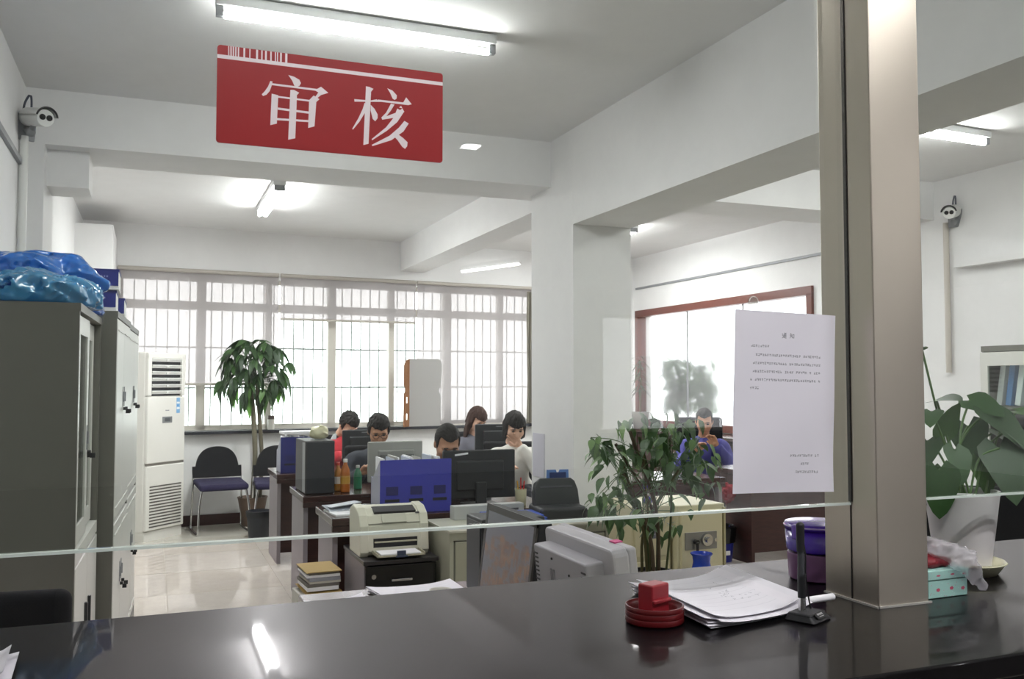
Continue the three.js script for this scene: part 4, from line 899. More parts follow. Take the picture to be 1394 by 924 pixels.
// brown carton and jar on the window sill
{
  const p = onBack(578, 580, 0.095);
  const t = thing('carton', 'flattened carton with brown sides and a grey front standing on the window sill', 'box', [p.x, 0.99, p.z], 0.14);
  part('front_sheet', (() => extrude([[-0.2, 0], [0.19, 0], [0.2, 0.36], [0.175, 0.39], [0.175, 0.44], [0.2, 0.47], [0.215, 0.7], [0.2, 0.76], [0.17, 0.78], [-0.19, 0.78], [-0.2, 0.77]], 0.012, 0.002))(), mat('#a2a09e', 0.7), t);
  part('side_sheet', (() => { const s = new THREE.Shape([[0, 0], [0.16, 0], [0.15, 0.38], [0.12, 0.4], [0.12, 0.45], [0.15, 0.47], [0.15, 0.7], [0.1, 0.76], [0, 0.78]].map(([a, b]) => new THREE.Vector2(a, b))); for (const [y, h] of [[0.08, 0.07], [0.27, 0.07]]) { const q = new THREE.Path([[0.05, y], [0.09, y], [0.09, y + h], [0.05, y + h]].map(([a, b]) => new THREE.Vector2(a, b))); s.holes.push(q); } const g = new THREE.ExtrudeGeometry(s, { depth: 0.008, bevelEnabled: false }); g.rotateY(Math.PI + 0.75); return g.translate(-0.196, 0, 0.012); })(), M.carton, t);
  const j = onBack(369, 576, 0.05);
  const k = thing('jar', 'small white jar with a brown lid on the window sill', 'jar', [j.x, 0.99, j.z]);
  part('body', cyl(0.04, 0.038, 0.11, 20).translate(0, 0.055, 0), M.whiteGloss, k);
  part('lid', cyl(0.036, 0.038, 0.04, 20).translate(0, 0.13, 0), mat('#5b4a44', 0.5), k);
}
// safe, drawer cabinet, bin in the passage to the next room
{
  const a = onZ(924, 688, -4.5), b = onZ(989, 686, -4.5), y = (a.y + b.y) / 2;
  const cream = mat('#cfc8a4', 0.4), t = thing('safe', 'cream coloured steel safe with a dial and lever handle', 'safe', [(a.x + b.x) / 2, 0, -4.5]);
  const w = b.x - a.x, d = 0.44;
  part('body', rbox(w, y, d, 0.008).translate(0, y / 2, -d / 2 - 0.02), cream, t);
  part('door', rbox(w - 0.05, y - 0.06, 0.03, 0.005).translate(-0.008, y / 2, -0.01), cream, t);
  part('hinge_edge', box(0.012, y - 0.04, 0.02).translate(w / 2 - 0.012, y / 2, -0.012), mat('#b3ab86', 0.4), t);
  const pl = part('lock_plate', rbox(w * 0.66, 0.1, 0.006, 0.002).translate(-0.02, y * 0.75, 0.008), mat('#8c8c88', 0.3, { metalness: 0.6 }), t);
  part('dial', merge([cyl(0.034, 0.036, 0.02, 28).rotateX(Math.PI / 2).translate(0.012, y * 0.755, 0.02), cyl(0.016, 0.018, 0.02, 20).rotateX(Math.PI / 2).translate(0.012, y * 0.755, 0.038)]), M.chrome, pl);
  part('lever', merge([cyl(0.014, 0.014, 0.03, 14).rotateX(Math.PI / 2).translate(-0.06, y * 0.745, 0.022), rbox(0.016, 0.1, 0.012, 0.004).translate(-0.06, y * 0.745 - 0.05, 0.034)]), mat('#3c3c3e', 0.3, { metalness: 0.7 }), pl);
  part('keyhole', cyl(0.01, 0.01, 0.008, 14).rotateX(Math.PI / 2).translate(0.075, y * 0.75, 0.013), M.chrome, pl);
  const c = onZ(862, 690, -4.56), e = onZ(921, 690, -4.56), w2 = e.x - c.x - 0.03, h2 = 0.8;
  const t2 = thing('drawer_cabinet', 'cream coloured drawer cabinet beside the safe behind the leafy plant', 'cabinet', [(c.x + e.x) / 2 - 0.02, 0, -4.56]);
  part('body', rbox(w2, h2, 0.42, 0.006).translate(0, h2 / 2, -0.22), cream, t2);
  for (let i = 0; i < 3; i++) {
    const dr = part('drawer', rbox(w2 - 0.03, 0.22, 0.016, 0.004).translate(0, 0.13 + i * 0.25, -0.004), cream, t2);
    part('handle', merge([rbox(0.09, 0.06, 0.006, 0.002).translate(0, 0.15 + i * 0.25, 0.006), rbox(0.06, 0.012, 0.018, 0.003).translate(0, 0.14 + i * 0.25, 0.014)]), mat('#77787a', 0.35, { metalness: 0.5 }), dr);
  }
  bottle('drink_bottle', 'violet bottle with a pink band on the cream drawer cabinet', 'bottle', [(c.x + e.x) / 2 + 0.03, h2, -4.7], 0.17, 0.028, '#4b3a9a', '#3a3f9c', '#c58aa8');
  const v = onZ(955, 760, -4.28);
  const va = thing('blue_vase', 'glossy blue vase standing in front of the cream safe', 'vase', [v.x, 0, -4.28]);
  part('body', lathe([[0, 0], [0.075, 0], [0.085, 0.05], [0.088, 0.35], [0.075, 0.46], [0.052, 0.5], [0.046, 0.53], [0.05, 0.56], [0.062, 0.575], [0.058, 0.578], [0.042, 0.55], [0.04, 0.5], [0.04, 0.45], [0, 0.45]]), mat('#1b3ea8', 0.18), va);
  part('ear', tube([[0.08, 0.46, 0], [0.1, 0.48, 0.01], [0.105, 0.45, 0.01], [0.085, 0.42, 0]], 0.009), mat('#1b3ea8', 0.18), va);
  const bp = onY(1003, 757, 0), bt = thing('waste_bin', 'dark blue waste bin on the floor beside the reddish brown desk', 'bin', [bp.x - 0.24, 0, bp.z + 0.1]);
  part('bucket', lathe([[0, 0], [0.1, 0], [0.125, 0.28], [0.118, 0.28], [0.094, 0.01], [0, 0.01]], 20), mat('#232a86', 0.45), bt);
  part('liner', lathe([[0.128, 0.16], [0.14, 0.28], [0.12, 0.3], [0.112, 0.2]], 14), M.blackGloss, bt);
  part('label', box(0.05, 0.035, 0.002).translate(0.0, 0.08, 0.113), M.white, bt);
  const mp = thing('feather_duster', 'red duster on a thin stick standing in the dark blue waste bin', 'duster', [bp.x - 0.24, 0.012, bp.z + 0.1]);
  part('stick', bar(V(0, 0.0, 0), V(0.06, 0.5, 0.02), 0.006), mat('#8a8078', 0.5), mp);
  part('feathers', surfaceNet((x, y, z) => ellipsoid(x, y, z, [0.075, 0.55, 0.02], [0.06, 0.09, 0.06]) + 0.03 * noise3(x * 60, y * 60, z * 60), [-0.02, 0.44, -0.08], [0.18, 0.68, 0.12], 0.01), mat('#8c2a33', 0.9), mp);
}
// low cupboard under the frosted window, bookcase at the right wall
{
  const t = thing('wall_cupboard', 'long dark wooden cupboard below the frosted window', 'cupboard', [0, 0, 0]);
  part('carcass', uvm(span(5.52, RX - 0.004, 0.05, 0.9, -7.5, -10.4), 2), M.deskPanel, t);
  part('top_board', uvm(span(5.48, RX - 0.004, 0.9, 0.93, -7.48, -10.42), 2), M.deskTop, t);
  for (let i = 0; i < 5; i++) part('door', uvm(span(5.505, 5.52, 0.09, 0.87, -7.53 - i * 0.57, -8.08 - i * 0.57), 2), M.deskPanel, t);
}
{
  const x = 5.5, z0 = -3.9, z1 = -4.82, t = thing('bookcase', 'grey steel bookcase with glass doors against the right wall', 'bookcase', [0, 0, 0]);
  part('carcass', merge([span(x, RX - 0.03, 1.72, 1.76, z0, z1), span(x, RX - 0.03, 0, 0.06, z0, z1), span(x + 0.01, RX - 0.03, 0.06, 1.72, z0, z0 - 0.02), span(x + 0.01, RX - 0.03, 0.06, 1.72, z1 + 0.02, z1), span(RX - 0.045, RX - 0.03, 0.06, 1.72, z0, z1)]), M.cabGrey, t);
  for (const y of [0.5, 0.9, 1.32]) part('shelf', span(x + 0.03, RX - 0.045, y, y + 0.015, z0 - 0.02, z1 + 0.02), M.cabGrey, t);
  const zm = (z0 + z1) / 2;
  for (const [a, b] of [[z0, zm + 0.003], [zm - 0.003, z1]]) {
    const d = part('door_frame', merge([span(x - 0.01, x + 0.006, 1.62, 1.715, a, b), span(x - 0.01, x + 0.006, 0.07, 0.16, a, b), span(x - 0.01, x + 0.006, 0.16, 1.62, a, a - 0.06), span(x - 0.01, x + 0.006, 0.16, 1.62, b + 0.06, b)]), M.cabLight, t);
    part('pane', span(x - 0.004, x, 0.16, 1.62, a - 0.06, b + 0.06), M.glass, d);
  }
  const cols = ['#d8dbe0', '#3a78b8', '#dfe6ea', '#c8d4dc', '#4a90c4', '#e3e0d6', '#9fb8c8', '#f0f0ec', '#2f6aa8'];
  const lab = ['white binder', 'blue binder', 'pale blue binder', 'grey binder', 'light blue binder', 'cream binder', 'blue grey binder', 'off-white binder', 'dark blue binder'];
  for (let i = 0; i < 9; i++) single('binder', rbox(0.26, 0.3, 0.045, 0.004), mat(cols[i], 0.5), lab[i] + ' leaning on the upper shelf of the glass bookcase', 'binder', [x + 0.2, 1.491, z1 + 0.1 + i * 0.075], [0.16, 0, 0], 'binders in the bookcase');
}
// ---------------------------------------------------------------- people
// head: origin at the base of the skull's centre, face towards +z; all built once and shared
const headSDF = (() => {
  const skull = [0, 0.02, -0.012], jaw = [0, -0.055, 0.028];
  return (x, y, z) => {
    const ax = Math.abs(x);
    let d = ellipsoid(x, y, z, skull, [0.074, 0.1, 0.094]);
    d = smin(d, ellipsoid(x, y, z, jaw, [0.052, 0.058, 0.056]), 0.05);
    d = smin(d, ellipsoid(ax, y, z, [0.038, -0.025, 0.055], [0.026, 0.022, 0.024]), 0.03);       // cheeks
    d = smin(d, capsule(x, y, z, [0, 0.005, 0.082], [0, -0.034, 0.1], 0.008, 0.013), 0.014);     // nose
    d = smin(d, ellipsoid(x, y, z, [0, 0.022, 0.074], [0.05, 0.012, 0.016]), 0.014);             // brow
    d = -smin(-d, ellipsoid(ax, y, z, [0.031, 0.003, 0.094], [0.018, 0.012, 0.014]), 0.012);      // eye sockets
    d = smin(d, ellipsoid(x, y, z, [0, -0.062, 0.08], [0.022, 0.009, 0.01]), 0.01);              // lips
    d = smin(d, ellipsoid(x, y, z, [0, -0.096, 0.066], [0.018, 0.013, 0.014]), 0.02);            // chin
    d = smin(d, ellipsoid(ax, y, z, [0.077, -0.008, -0.008], [0.011, 0.03, 0.02]), 0.008);       // ears
    d = smin(d, capsule(x, y, z, [0, -0.06, -0.02], [0, -0.15, -0.035], 0.05, 0.05), 0.03);      // neck
    return d;
  };
})();
const headGeo = surfaceNet(headSDF, [-0.11, -0.165, -0.13], [0.11, 0.14, 0.13], 0.0052);
const hairCap = (x, y, z, grow, lowBack, fringe, side) => {
  const ax = Math.abs(x);
  let d = ellipsoid(x, y, z, [0, 0.024, -0.014], [0.076 + grow, 0.101 + grow, 0.096 + grow]);
  // the face stays free: cut below the fringe in front, below lowBack behind
  const front = Math.max(z > -0.2 ? (0.022 + 0.2 * 0 - z) * -1 : 0, y - fringe);                 // >0 outside the cut
  const cutFace = Math.max(-(z - 0.024 - 0.35 * Math.max(0, ax - side)), y - fringe - 0.25 * ax);
  d = Math.max(d, -cutFace);
  const low = lowBack - 0.25 * z;
  return Math.max(d, low - y);
};
const hairGeo = {
  crop: surfaceNet((x, y, z) => hairCap(x, y, z, 0.007, -0.02, 0.06, 0.05) + 0.005 * noise3(x * 200, y * 200, z * 200), [-0.11, -0.12, -0.13], [0.11, 0.15, 0.12], 0.0052),
  short: surfaceNet((x, y, z) => hairCap(x, y, z, 0.014, -0.05, 0.045, 0.055) + 0.013 * noise3(x * 95, y * 45, z * 95), [-0.12, -0.12, -0.14], [0.12, 0.16, 0.13], 0.0052),
  bob: surfaceNet((x, y, z) => { let d = hairCap(x, y, z, 0.018, -0.1, 0.03, 0.05); d = smin(d, ellipsoid(Math.abs(x), y, z, [0.075, -0.04, -0.01], [0.022, 0.07, 0.05]), 0.02); return d + 0.012 * noise3(x * 110, y * 22, z * 110); }, [-0.13, -0.15, -0.14], [0.13, 0.16, 0.14], 0.0055),
  long: surfaceNet((x, y, z) => { let d = hairCap(x, y, z, 0.018, -0.1, 0.035, 0.05); d = smin(d, capsule(Math.abs(x), y, z, [0.07, -0.02, -0.02], [0.085, -0.22, 0.0], 0.03, 0.02), 0.03); d = smin(d, ellipsoid(x, y, z, [0, -0.1, -0.07], [0.075, 0.13, 0.035]), 0.03); return d + 0.012 * noise3(x * 110, y * 22, z * 110); }, [-0.14, -0.27, -0.15], [0.14, 0.16, 0.14], 0.006),
};
// hand: wrist at the origin, fingers towards +z, palm down, thumb towards +x
const handGeo = (() => {
  const L = [[[0, 0, -0.01], [0, 0, 0.03], 0.024, 0.026]];
  for (const [x, l] of [[-0.03, 0.052], [-0.01, 0.07], [0.011, 0.074], [0.031, 0.066]]) {
    L.push([[x * 0.5, 0, 0.02], [x, 0.004, 0.08], 0.014, 0.0105]);
    L.push([[x, 0.004, 0.08], [x * 1.05, 0.002, 0.08 + l * 0.5], 0.0098, 0.009]);
    L.push([[x * 1.05, 0.002, 0.08 + l * 0.5], [x * 1.05, -0.016, 0.08 + l * 0.9], 0.009, 0.0075]);
  }
  L.push([[0.012, -0.004, 0.015], [0.042, -0.008, 0.045], 0.014, 0.012]);
  L.push([[0.042, -0.008, 0.045], [0.052, -0.012, 0.085], 0.0115, 0.009]);
  const f = (x, y, z) => { let d = 1; for (const [a, b, ra, rb] of L) d = smin(d, capsule(x, y, z, a, b, ra, rb), 0.007); return d; };
  return surfaceNet(f, [-0.07, -0.05, -0.04], [0.08, 0.045, 0.17], 0.0042);
})();
const mirrored = (g) => { const c = g.clone(); c.scale(-1, 1, 1); const i = c.index.array; for (let k = 0; k < i.length; k += 3) { const t = i[k]; i[k] = i[k + 1]; i[k + 1] = t; } c.computeVertexNormals(); return c; };
const handLeft = mirrored(handGeo);
const joined = (list) => mergeGeometries(list.map((g) => { const c = new THREE.BufferGeometry(); c.setAttribute('position', g.attributes.position); c.setAttribute('normal', g.attributes.normal); c.setIndex(g.index); return c; }));

// sitting figure, hips at the origin's column, facing +z
function person(label, [x, z], turn, o) {
  const t = thing('person', label, 'person', [x, 0, z], turn);
  const lean = o.lean ?? 0.1, sh = o.shoulder ?? 0.92, k = o.slim ? 0.9 : 1, skin = mat(o.skin ?? '#c99a7c', 0.6);
  const S = (s, a, b, c) => [s * a, b, c];
  const torso = [[[0, 0.56, 0], [0, 0.74, lean * 0.5], 0.125 * k, 0.12 * k], [[0, 0.74, lean * 0.5], [0, sh - 0.07, lean], 0.125 * k, 0.125 * k], [[-0.14 * k, sh - 0.02, lean], [0.14 * k, sh - 0.02, lean], 0.068, 0.068], [[-0.07, 0.57, -0.01], [0.07, 0.57, -0.01], 0.115, 0.115]];
  const neckTop = [0, sh + 0.13, lean + 0.045];
  const neck = [[[0, sh, lean], neckTop, 0.056 * k, 0.05 * k]];
  const hands = o.hands ?? [[0.14, 0.8, lean + 0.33], [0.14, 0.8, lean + 0.33]];
  const arms = [], wrist = [];
  [-1, 1].forEach((s, i) => {
    const a = S(s, 0.185 * k, sh - 0.03, lean), w = S(s, ...hands[i]), e = o.elbows ? S(s, ...o.elbows[i]) : S(s, 0.25 * k, sh - 0.2, lean + 0.12);
    arms.push([a, e, 0.056 * k, 0.046 * k], [e, w, 0.044 * k, 0.03 * k]);
    wrist.push([s, e, w]);
  });
  const legs = [];
  for (const s of [-1, 1]) legs.push([[s * 0.09, 0.54, 0.02], [s * 0.11, 0.535, 0.4], 0.085, 0.065], [[s * 0.11, 0.535, 0.4], [s * 0.11, 0.1, 0.36], 0.06, 0.042], [[s * 0.11, 0.065, 0.34], [s * 0.115, 0.045, 0.47], 0.042, 0.036]);
  const lo = [-0.42, 0.0, -0.2], hi = [0.42, 1.12, 0.66];
  const bodyG = surfaceNet(bones([...torso, ...neck, ...arms, ...legs], 0.05), lo, hi, 0.017);
  // head on the neck
  const hm = new THREE.Matrix4().makeTranslation(0, sh + 0.235 + (o.up ?? 0), lean + 0.06 + (o.fwd ?? 0.02)).multiply(new THREE.Matrix4().makeRotationFromEuler(new THREE.Euler(o.nod ?? 0.35, o.look ?? 0, o.tilt ?? 0, 'YXZ')));
  const list = [bodyG, headGeo.clone().applyMatrix4(hm)];
  for (const [s, e, w] of wrist) {
    const d = V(w[0] - e[0], w[1] - e[1], w[2] - e[2]).normalize(), q = new THREE.Quaternion().setFromUnitVectors(V(0, 0, 1), d);
    list.push((s > 0 ? mirrored(handGeo) : handGeo.clone()).applyQuaternion(q).translate(...w));
  }
  part('body', joined(list), skin, t);
  const cloth = bones([...torso, ...arms.map(([a, b, ra, rb], i) => (i % 2 ? [a, V(...a).lerp(V(...b), 0.9).toArray(), ra, rb] : [a, b, ra, rb])), [[0, sh - 0.02, lean], [0, sh + 0.035, lean + 0.015], 0.062 * k, 0.056 * k]], 0.05);
  const puff = o.puff ?? 0.016;
  part('top', surfaceNet((X, Y, Z) => Math.max(cloth(X, Y, Z) - puff - 0.006 * noise3(X * 22, Y * 22, Z * 22), 0.5 - Y), [-0.44, 0.44, -0.24], [0.44, 1.1, 0.66], 0.0145), mat(o.top, 0.85), t);
  part('trousers', surfaceNet((X, Y, Z) => Math.max(bones([...legs, torso[3]], 0.05)(X, Y, Z) - 0.012, 0.12 - Y, Y - 0.66), [-0.3, 0.06, -0.2], [0.3, 0.72, 0.56], 0.018), mat(o.trousers ?? '#23262f', 0.85), t);
  for (const s of [-1, 1]) part('shoe', rbox(0.085, 0.085, 0.25, 0.035, 3).translate(s * 0.113, 0.044, 0.42), M.black, t);
  const hr = part('hair', hairGeo[o.hair].clone().applyMatrix4(hm), mat(o.hairCol ?? '#17130f', 0.8), t);
  const onHead = (name, g, m) => part(name, g.applyMatrix4(hm), m, t);
  for (const s of [-1, 1]) {
    onHead('eye', new THREE.SphereGeometry(0.011, 10, 8).scale(1.2, 0.7, 0.7).translate(s * 0.031, 0.002, 0.078), mat('#1c1512', 0.3));
    onHead('eyebrow', rbox(0.03, 0.005, 0.008, 0.002).rotateZ(-s * 0.08).translate(s * 0.031, 0.024, 0.089), mat('#1b1512', 0.7));
  }
  onHead('mouth', rbox(0.036, 0.004, 0.006, 0.0015).translate(0, -0.062, 0.0895), mat('#8f4a42', 0.6));
  if (o.glasses) {
    onHead('glasses', joined([-1, 1].flatMap((s) => [new THREE.TorusGeometry(0.021, 0.002, 6, 20).scale(1.15, 0.85, 1).translate(s * 0.031, 0.002, 0.102), bar(V(s * 0.054, 0.006, 0.1), V(s * 0.083, 0.004, -0.01), 0.0016, 6)]).concat([bar(V(-0.008, 0.006, 0.103), V(0.008, 0.006, 0.103), 0.0016, 6)])), M.black);
  }
  if (o.hood) part('hood', surfaceNet((X, Y, Z) => Math.max(ellipsoid(X, Y, Z, [0, sh + 0.05, lean - 0.05], [0.15, 0.12, 0.11]) - 0.01 * noise3(X * 20, Y * 20, Z * 20), -ellipsoid(X, Y, Z, [0, sh + 0.12, lean + 0.05], [0.1, 0.16, 0.13])), [-0.2, sh - 0.12, lean - 0.2], [0.2, sh + 0.22, lean + 0.1], 0.011), mat(o.hood, 0.9), t);
  if (o.lining) part('zip_lining', surfaceNet((X, Y, Z) => { const d = cloth(X, Y, Z) - puff - 0.006; return Math.max(Math.abs(d) - 0.004, Math.abs(Math.abs(X - 0.02) - 0.045) - 0.02, 0.62 - Y, 0.02 - Z + lean); }, [-0.12, 0.6, lean], [0.14, 1.08, lean + 0.3], 0.008), mat(o.lining, 0.8), t);
  if (o.collar) part('collar', surfaceNet((X, Y, Z) => Math.max(Math.abs(capsule(X, Y, Z, [0, sh - 0.01, lean], [0, sh + 0.06, lean + 0.02], 0.082, 0.07)) - 0.005, Y - sh - 0.06, sh - 0.03 - Y), [-0.13, sh - 0.06, lean - 0.13], [0.13, sh + 0.1, lean + 0.15], 0.008), mat(o.collar, 0.8), t);
  return t;
}
const seat = (label, x, z, turn, high) => officeChair(label, [x, 0, z], turn, M.blackFabric, high);
const at = (u, z) => onZ(u, 600, z).x;
{
  // head top of a sitting person about 1.2 m; shoulder height sets it
  person('man with cropped black hair bending forward behind the wide black monitor', [at(612, -5.78) - 0.01, -5.88], -0.15, { hair: 'crop', top: '#20242c', lean: 0.08, shoulder: 0.87, nod: 0.55, look: 0.1, skin: '#b98a6c', puff: 0.014, hands: [[0.14, 0.78, 0.3], [0.14, 0.78, 0.3]] });
  person('man wearing glasses and a dark jacket behind the silver white monitor', [at(516, -7.2), -7.32], -0.1, { hair: 'short', top: '#262b36', lean: 0.1, shoulder: 0.885, nod: 0.45, glasses: 1, skin: '#c09071', puff: 0.026, collar: '#39414f', hands: [[0.16, 0.8, 0.36], [0.2, 0.8, 0.36]] });
  person('woman with black bobbed hair and white jacket holding a hand to her chin', [at(702, -7.25), -7.34], -0.25, { hair: 'bob', top: '#e4e2db', slim: 1, lean: 0.1, shoulder: 0.885, nod: 0.4, look: 0.15, skin: '#d6ac92', collar: '#dedcd6', puff: 0.018, hands: [[0.12, 0.79, 0.36], [0.045, 0.965, 0.24]], elbows: [[0.25, 0.74, 0.2], [0.2, 0.76, 0.26]] });
  person('person in a red hooded top bowing over the desk by the window', [at(469, -8.8), -8.92], 0.1, { hair: 'short', top: '#a8202c', slim: 1, lean: 0.13, shoulder: 0.86, nod: 0.75, look: 0.3, skin: '#cfa287', hood: '#9aa0a2', lining: '#b9bdbd', puff: 0.045, elbows: [[0.32, 0.74, 0.14], [0.28, 0.72, 0.2]] });
  person('woman with long brown hair and grey top behind the black monitor', [at(643, -8.9), -8.98], 0.1, { hair: 'long', hairCol: '#3a2219', top: '#6d6d78', slim: 1, lean: 0.1, shoulder: 0.88, nod: 0.5, look: 0.25, skin: '#d3a78e' });
  person('man in a violet shirt sitting at the desk before the frosted window', [at(962, -7.6), -7.68], -0.45, { hair: 'crop', top: '#4c4a8e', lean: 0.09, shoulder: 0.89, nod: 0.35, look: -0.1, skin: '#c08f70', collar: '#b9bfd6', hands: [[0.12, 0.85, 0.34], [0.1, 0.9, 0.3]] });
  seat('black swivel chair under the crop-haired man', at(612, -5.78) - 0.01, -5.87, -0.15);
  seat('black swivel chair under the man with glasses', at(516, -7.2), -7.32, -0.1);
  seat('black swivel chair under the woman in white', at(702, -7.25), -7.34, -0.25);
  seat('black swivel chair under the person in red', at(469, -8.8), -8.92, 0.1);
  seat('black swivel chair under the brown-haired woman', at(643, -8.9), -8.98, 0.1);
  seat('black high-backed swivel chair under the man in the violet shirt', at(962, -7.6), -7.68, -0.45, true);
}
// ---------------------------------------------------------------- plants
// leaf along +z, midrib at x = 0, gently folded and drooping
function leafGeo(len, wid, { fold = 0.15, droop = 0.25, tip = 1.6, base = 0.7, heart = 0, rows = 6 } = {}) {
  const v = [], uv = [], ix = [];
  for (let j = 0; j <= rows; j++) {
    const s = j / rows;
    let w = wid / 2 * Math.pow(Math.sin(Math.PI * Math.pow(s, base)), 0.9) * (1 - 0.25 * s * tip * 0.4);
    if (heart) w = wid / 2 * Math.min(1, Math.sqrt(s + 0.02) * 2.2) * Math.pow(Math.max(0, 1 - s), 0.62) * 1.25;
    const z = len * s, y = -droop * len * s * s;
    for (let i = -1; i <= 1; i++) { const back = heart && i ? -heart * len * Math.pow(1 - s, 3) : 0; v.push(i * Math.max(w, 1e-4), y + Math.abs(i) * fold * w, z + back); uv.push((i + 1) / 2, s); }
  }
  for (let j = 0; j < rows; j++) for (let i = 0; i < 2; i++) { const a = j * 3 + i; ix.push(a, a + 3, a + 1, a + 1, a + 3, a + 4); }
  const g = new THREE.BufferGeometry(); g.setAttribute('position', new THREE.Float32BufferAttribute(v, 3)); g.setAttribute('uv', new THREE.Float32BufferAttribute(uv, 2)); g.setIndex(ix); g.computeVertexNormals();
  return g;
}
function putLeaf(parent, geo, m, p, yaw, pitch, roll = 0, s = 1, name = 'leaf') {
  const o = part(name, geo, m, parent, [p.x, p.y, p.z]);
  o.rotation.set(pitch, yaw, roll, 'YXZ'); o.scale.setScalar(s);
  return o;
}
const pot = (r0, r1, h, lip = 0.012) => lathe([[0, 0], [r0, 0], [r1, h - lip], [r1 + lip * 0.5, h - lip * 0.6], [r1 + lip * 0.5, h], [r1 - lip, h], [r0 - lip, 0.012], [0, 0.012]], 28);
const soilDisc = (r, y) => cyl(r, r, 0.01, 24).translate(0, y, 0);

{ // tall bushy potted tree by the long window
  const base = V(1.0, 0, -9.98);
  const t = thing('potted_tree', 'tall bushy money tree with two bare stems by the long window', 'plant', base.toArray());
  part('pot', pot(0.1, 0.15, 0.3), mat('#6e5a4b', 0.5), t); part('soil', soilDisc(0.138, 0.27), M.soil, t);
  const top = V(-0.03, 1.36, 0.03);
  part('stem', tube([[0, 0.25, 0], [0.02, 0.7, 0.01], [0.0, 1.1, 0.02], [-0.04, 1.5, 0.03]], 0.026, 10, 20), mat('#6f6a58', 0.8), t);
  part('stem', tube([[0.07, 0.25, 0.02], [0.09, 0.7, 0.0], [0.06, 1.1, 0.03], [0.03, 1.5, 0.02]], 0.021, 10, 20), mat('#66604f', 0.8), t);
  const G = [leafGeo(0.2, 0.075, { droop: 0.45 }), leafGeo(0.17, 0.07, { droop: 0.3 }), leafGeo(0.23, 0.08, { droop: 0.6 })], Ms = ['#2c4a22', '#3a5e28', '#23401d', '#4f7a2f'].map((c) => leafMat(c, 0.3));
  const cen = V(-0.02, 1.66, 0.02), R = V(0.4, 0.33, 0.25);
  for (let k = 0; k < 52; k++) {
    const a = k * 2.399, u = 1 - 2 * (k + 0.5) / 52, q = Math.sqrt(1 - u * u) * rr(0.55, 1), p = V(cen.x + R.x * q * Math.cos(a), cen.y + R.y * (u * 0.9), Math.min(0.22, cen.z + R.z * q * Math.sin(a)));
    if (base.z + p.z < backZ(base.x + p.x) + 0.14) p.z = backZ(base.x + p.x) + 0.14 - base.z;
    part('twig', tube([[rr(-0.04, 0.03), 1.48, 0.03], [p.x * 0.5, (1.5 + p.y) / 2 + 0.03, p.z * 0.5], p.toArray()], 0.004, 5, 8), Ms[0], t);
    const n = 5 + (k % 2);
    for (let i = 0; i < n; i++) { const y2 = a * -1 + Math.PI / 2 + (i - (n - 1) / 2) * 0.62; let yaw = y2; if (Math.cos(yaw) < -0.5) yaw += 1.6; putLeaf(t, G[(i + k) % 3], Ms[u < -0.55 && rnd() < 0.5 ? 3 : (i + k) % 3], p, yaw, rr(0.35, 1.0) - u * 0.35, rr(-0.3, 0.3), rr(0.75, 1.05)); }
  }
}
{ // leafy plant in front of the safe
  const b = onZ(888, 778, -4.02), base = V(b.x, 0, -4.02);
  const t = thing('potted_shrub', 'tall leafy green plant in a black pot before the cream safe', 'plant', base.toArray());
  const h = b.y;
  part('pot', pot(0.085, 0.118, h), M.black, t); part('soil', soilDisc(0.105, h - 0.02), M.soil, t);
  const stems = [];
  for (let i = 0; i < 9; i++) {
    const a = i * 2.4, r = rr(0.02, 0.08), tx = rr(-0.2, 0.2), tz = rr(-0.1, 0.12), top = rr(1.0, 1.28);
    const c = [[r * Math.cos(a), h - 0.03, r * Math.sin(a)], [r * Math.cos(a) * 1.2 + tx * 0.15, (h + top) / 2 - 0.05, r * Math.sin(a)], [tx, top, tz]];
    part('stem', tube(c, rr(0.005, 0.009), 6, 12), mat(['#4a3d2c', '#55502f', '#3f4a28'][i % 3], 0.8), t);
    stems.push(new THREE.CatmullRomCurve3(c.map((p) => V(...p))));
  }
  const G = [leafGeo(0.07, 0.04, { droop: 0.4, rows: 5 }), leafGeo(0.058, 0.034, { droop: 0.3, rows: 5 }), leafGeo(0.08, 0.045, { droop: 0.55, rows: 5 })], Ms = ['#4a6a3e', '#5a7b49', '#3f5f34', '#789a5c'].map((c) => leafMat(c, 0.35));
  // outline of the crown in the photograph: (pixel centre, radius) lobes, all at the plant's own distance
  const lobes = [[885, 585, 48, 32], [925, 600, 40, 40], [840, 630, 42, 34], [895, 640, 52, 36], [940, 650, 40, 44], [845, 690, 34, 26], [905, 590, 40, 30], [820, 605, 22, 18], [822, 680, 22, 28], [885, 712, 45, 18], [950, 620, 24, 34]];
  const sc = 4.45 / FPX;
  for (let k = 0; k < 298; k++) {
    const [u, v, ru, rv] = lobes[k % lobes.length], a = rnd() * 6.283, q = Math.sqrt(rnd());
    const p = onZ(u + ru * q * Math.cos(a), v + rv * q * Math.sin(a), base.z + rr(-0.16, 0.16)).sub(base);
    putLeaf(t, G[k % 3], Ms[k % 7 === 0 ? 3 : k % 3], p, rr(-2.2, 2.2), rr(0.2, 1.2), rr(-0.5, 0.5), rr(0.85, 1.25));
    if (k % 4 === 0) { const s = stems[k % 9], m = s.getPoint(rr(0.45, 0.95)); part('twig', tube([m, m.clone().lerp(p, 0.5).add(V(0, 0.03, 0)), p], 0.0022, 4, 6), Ms[1], t); }
  }
}
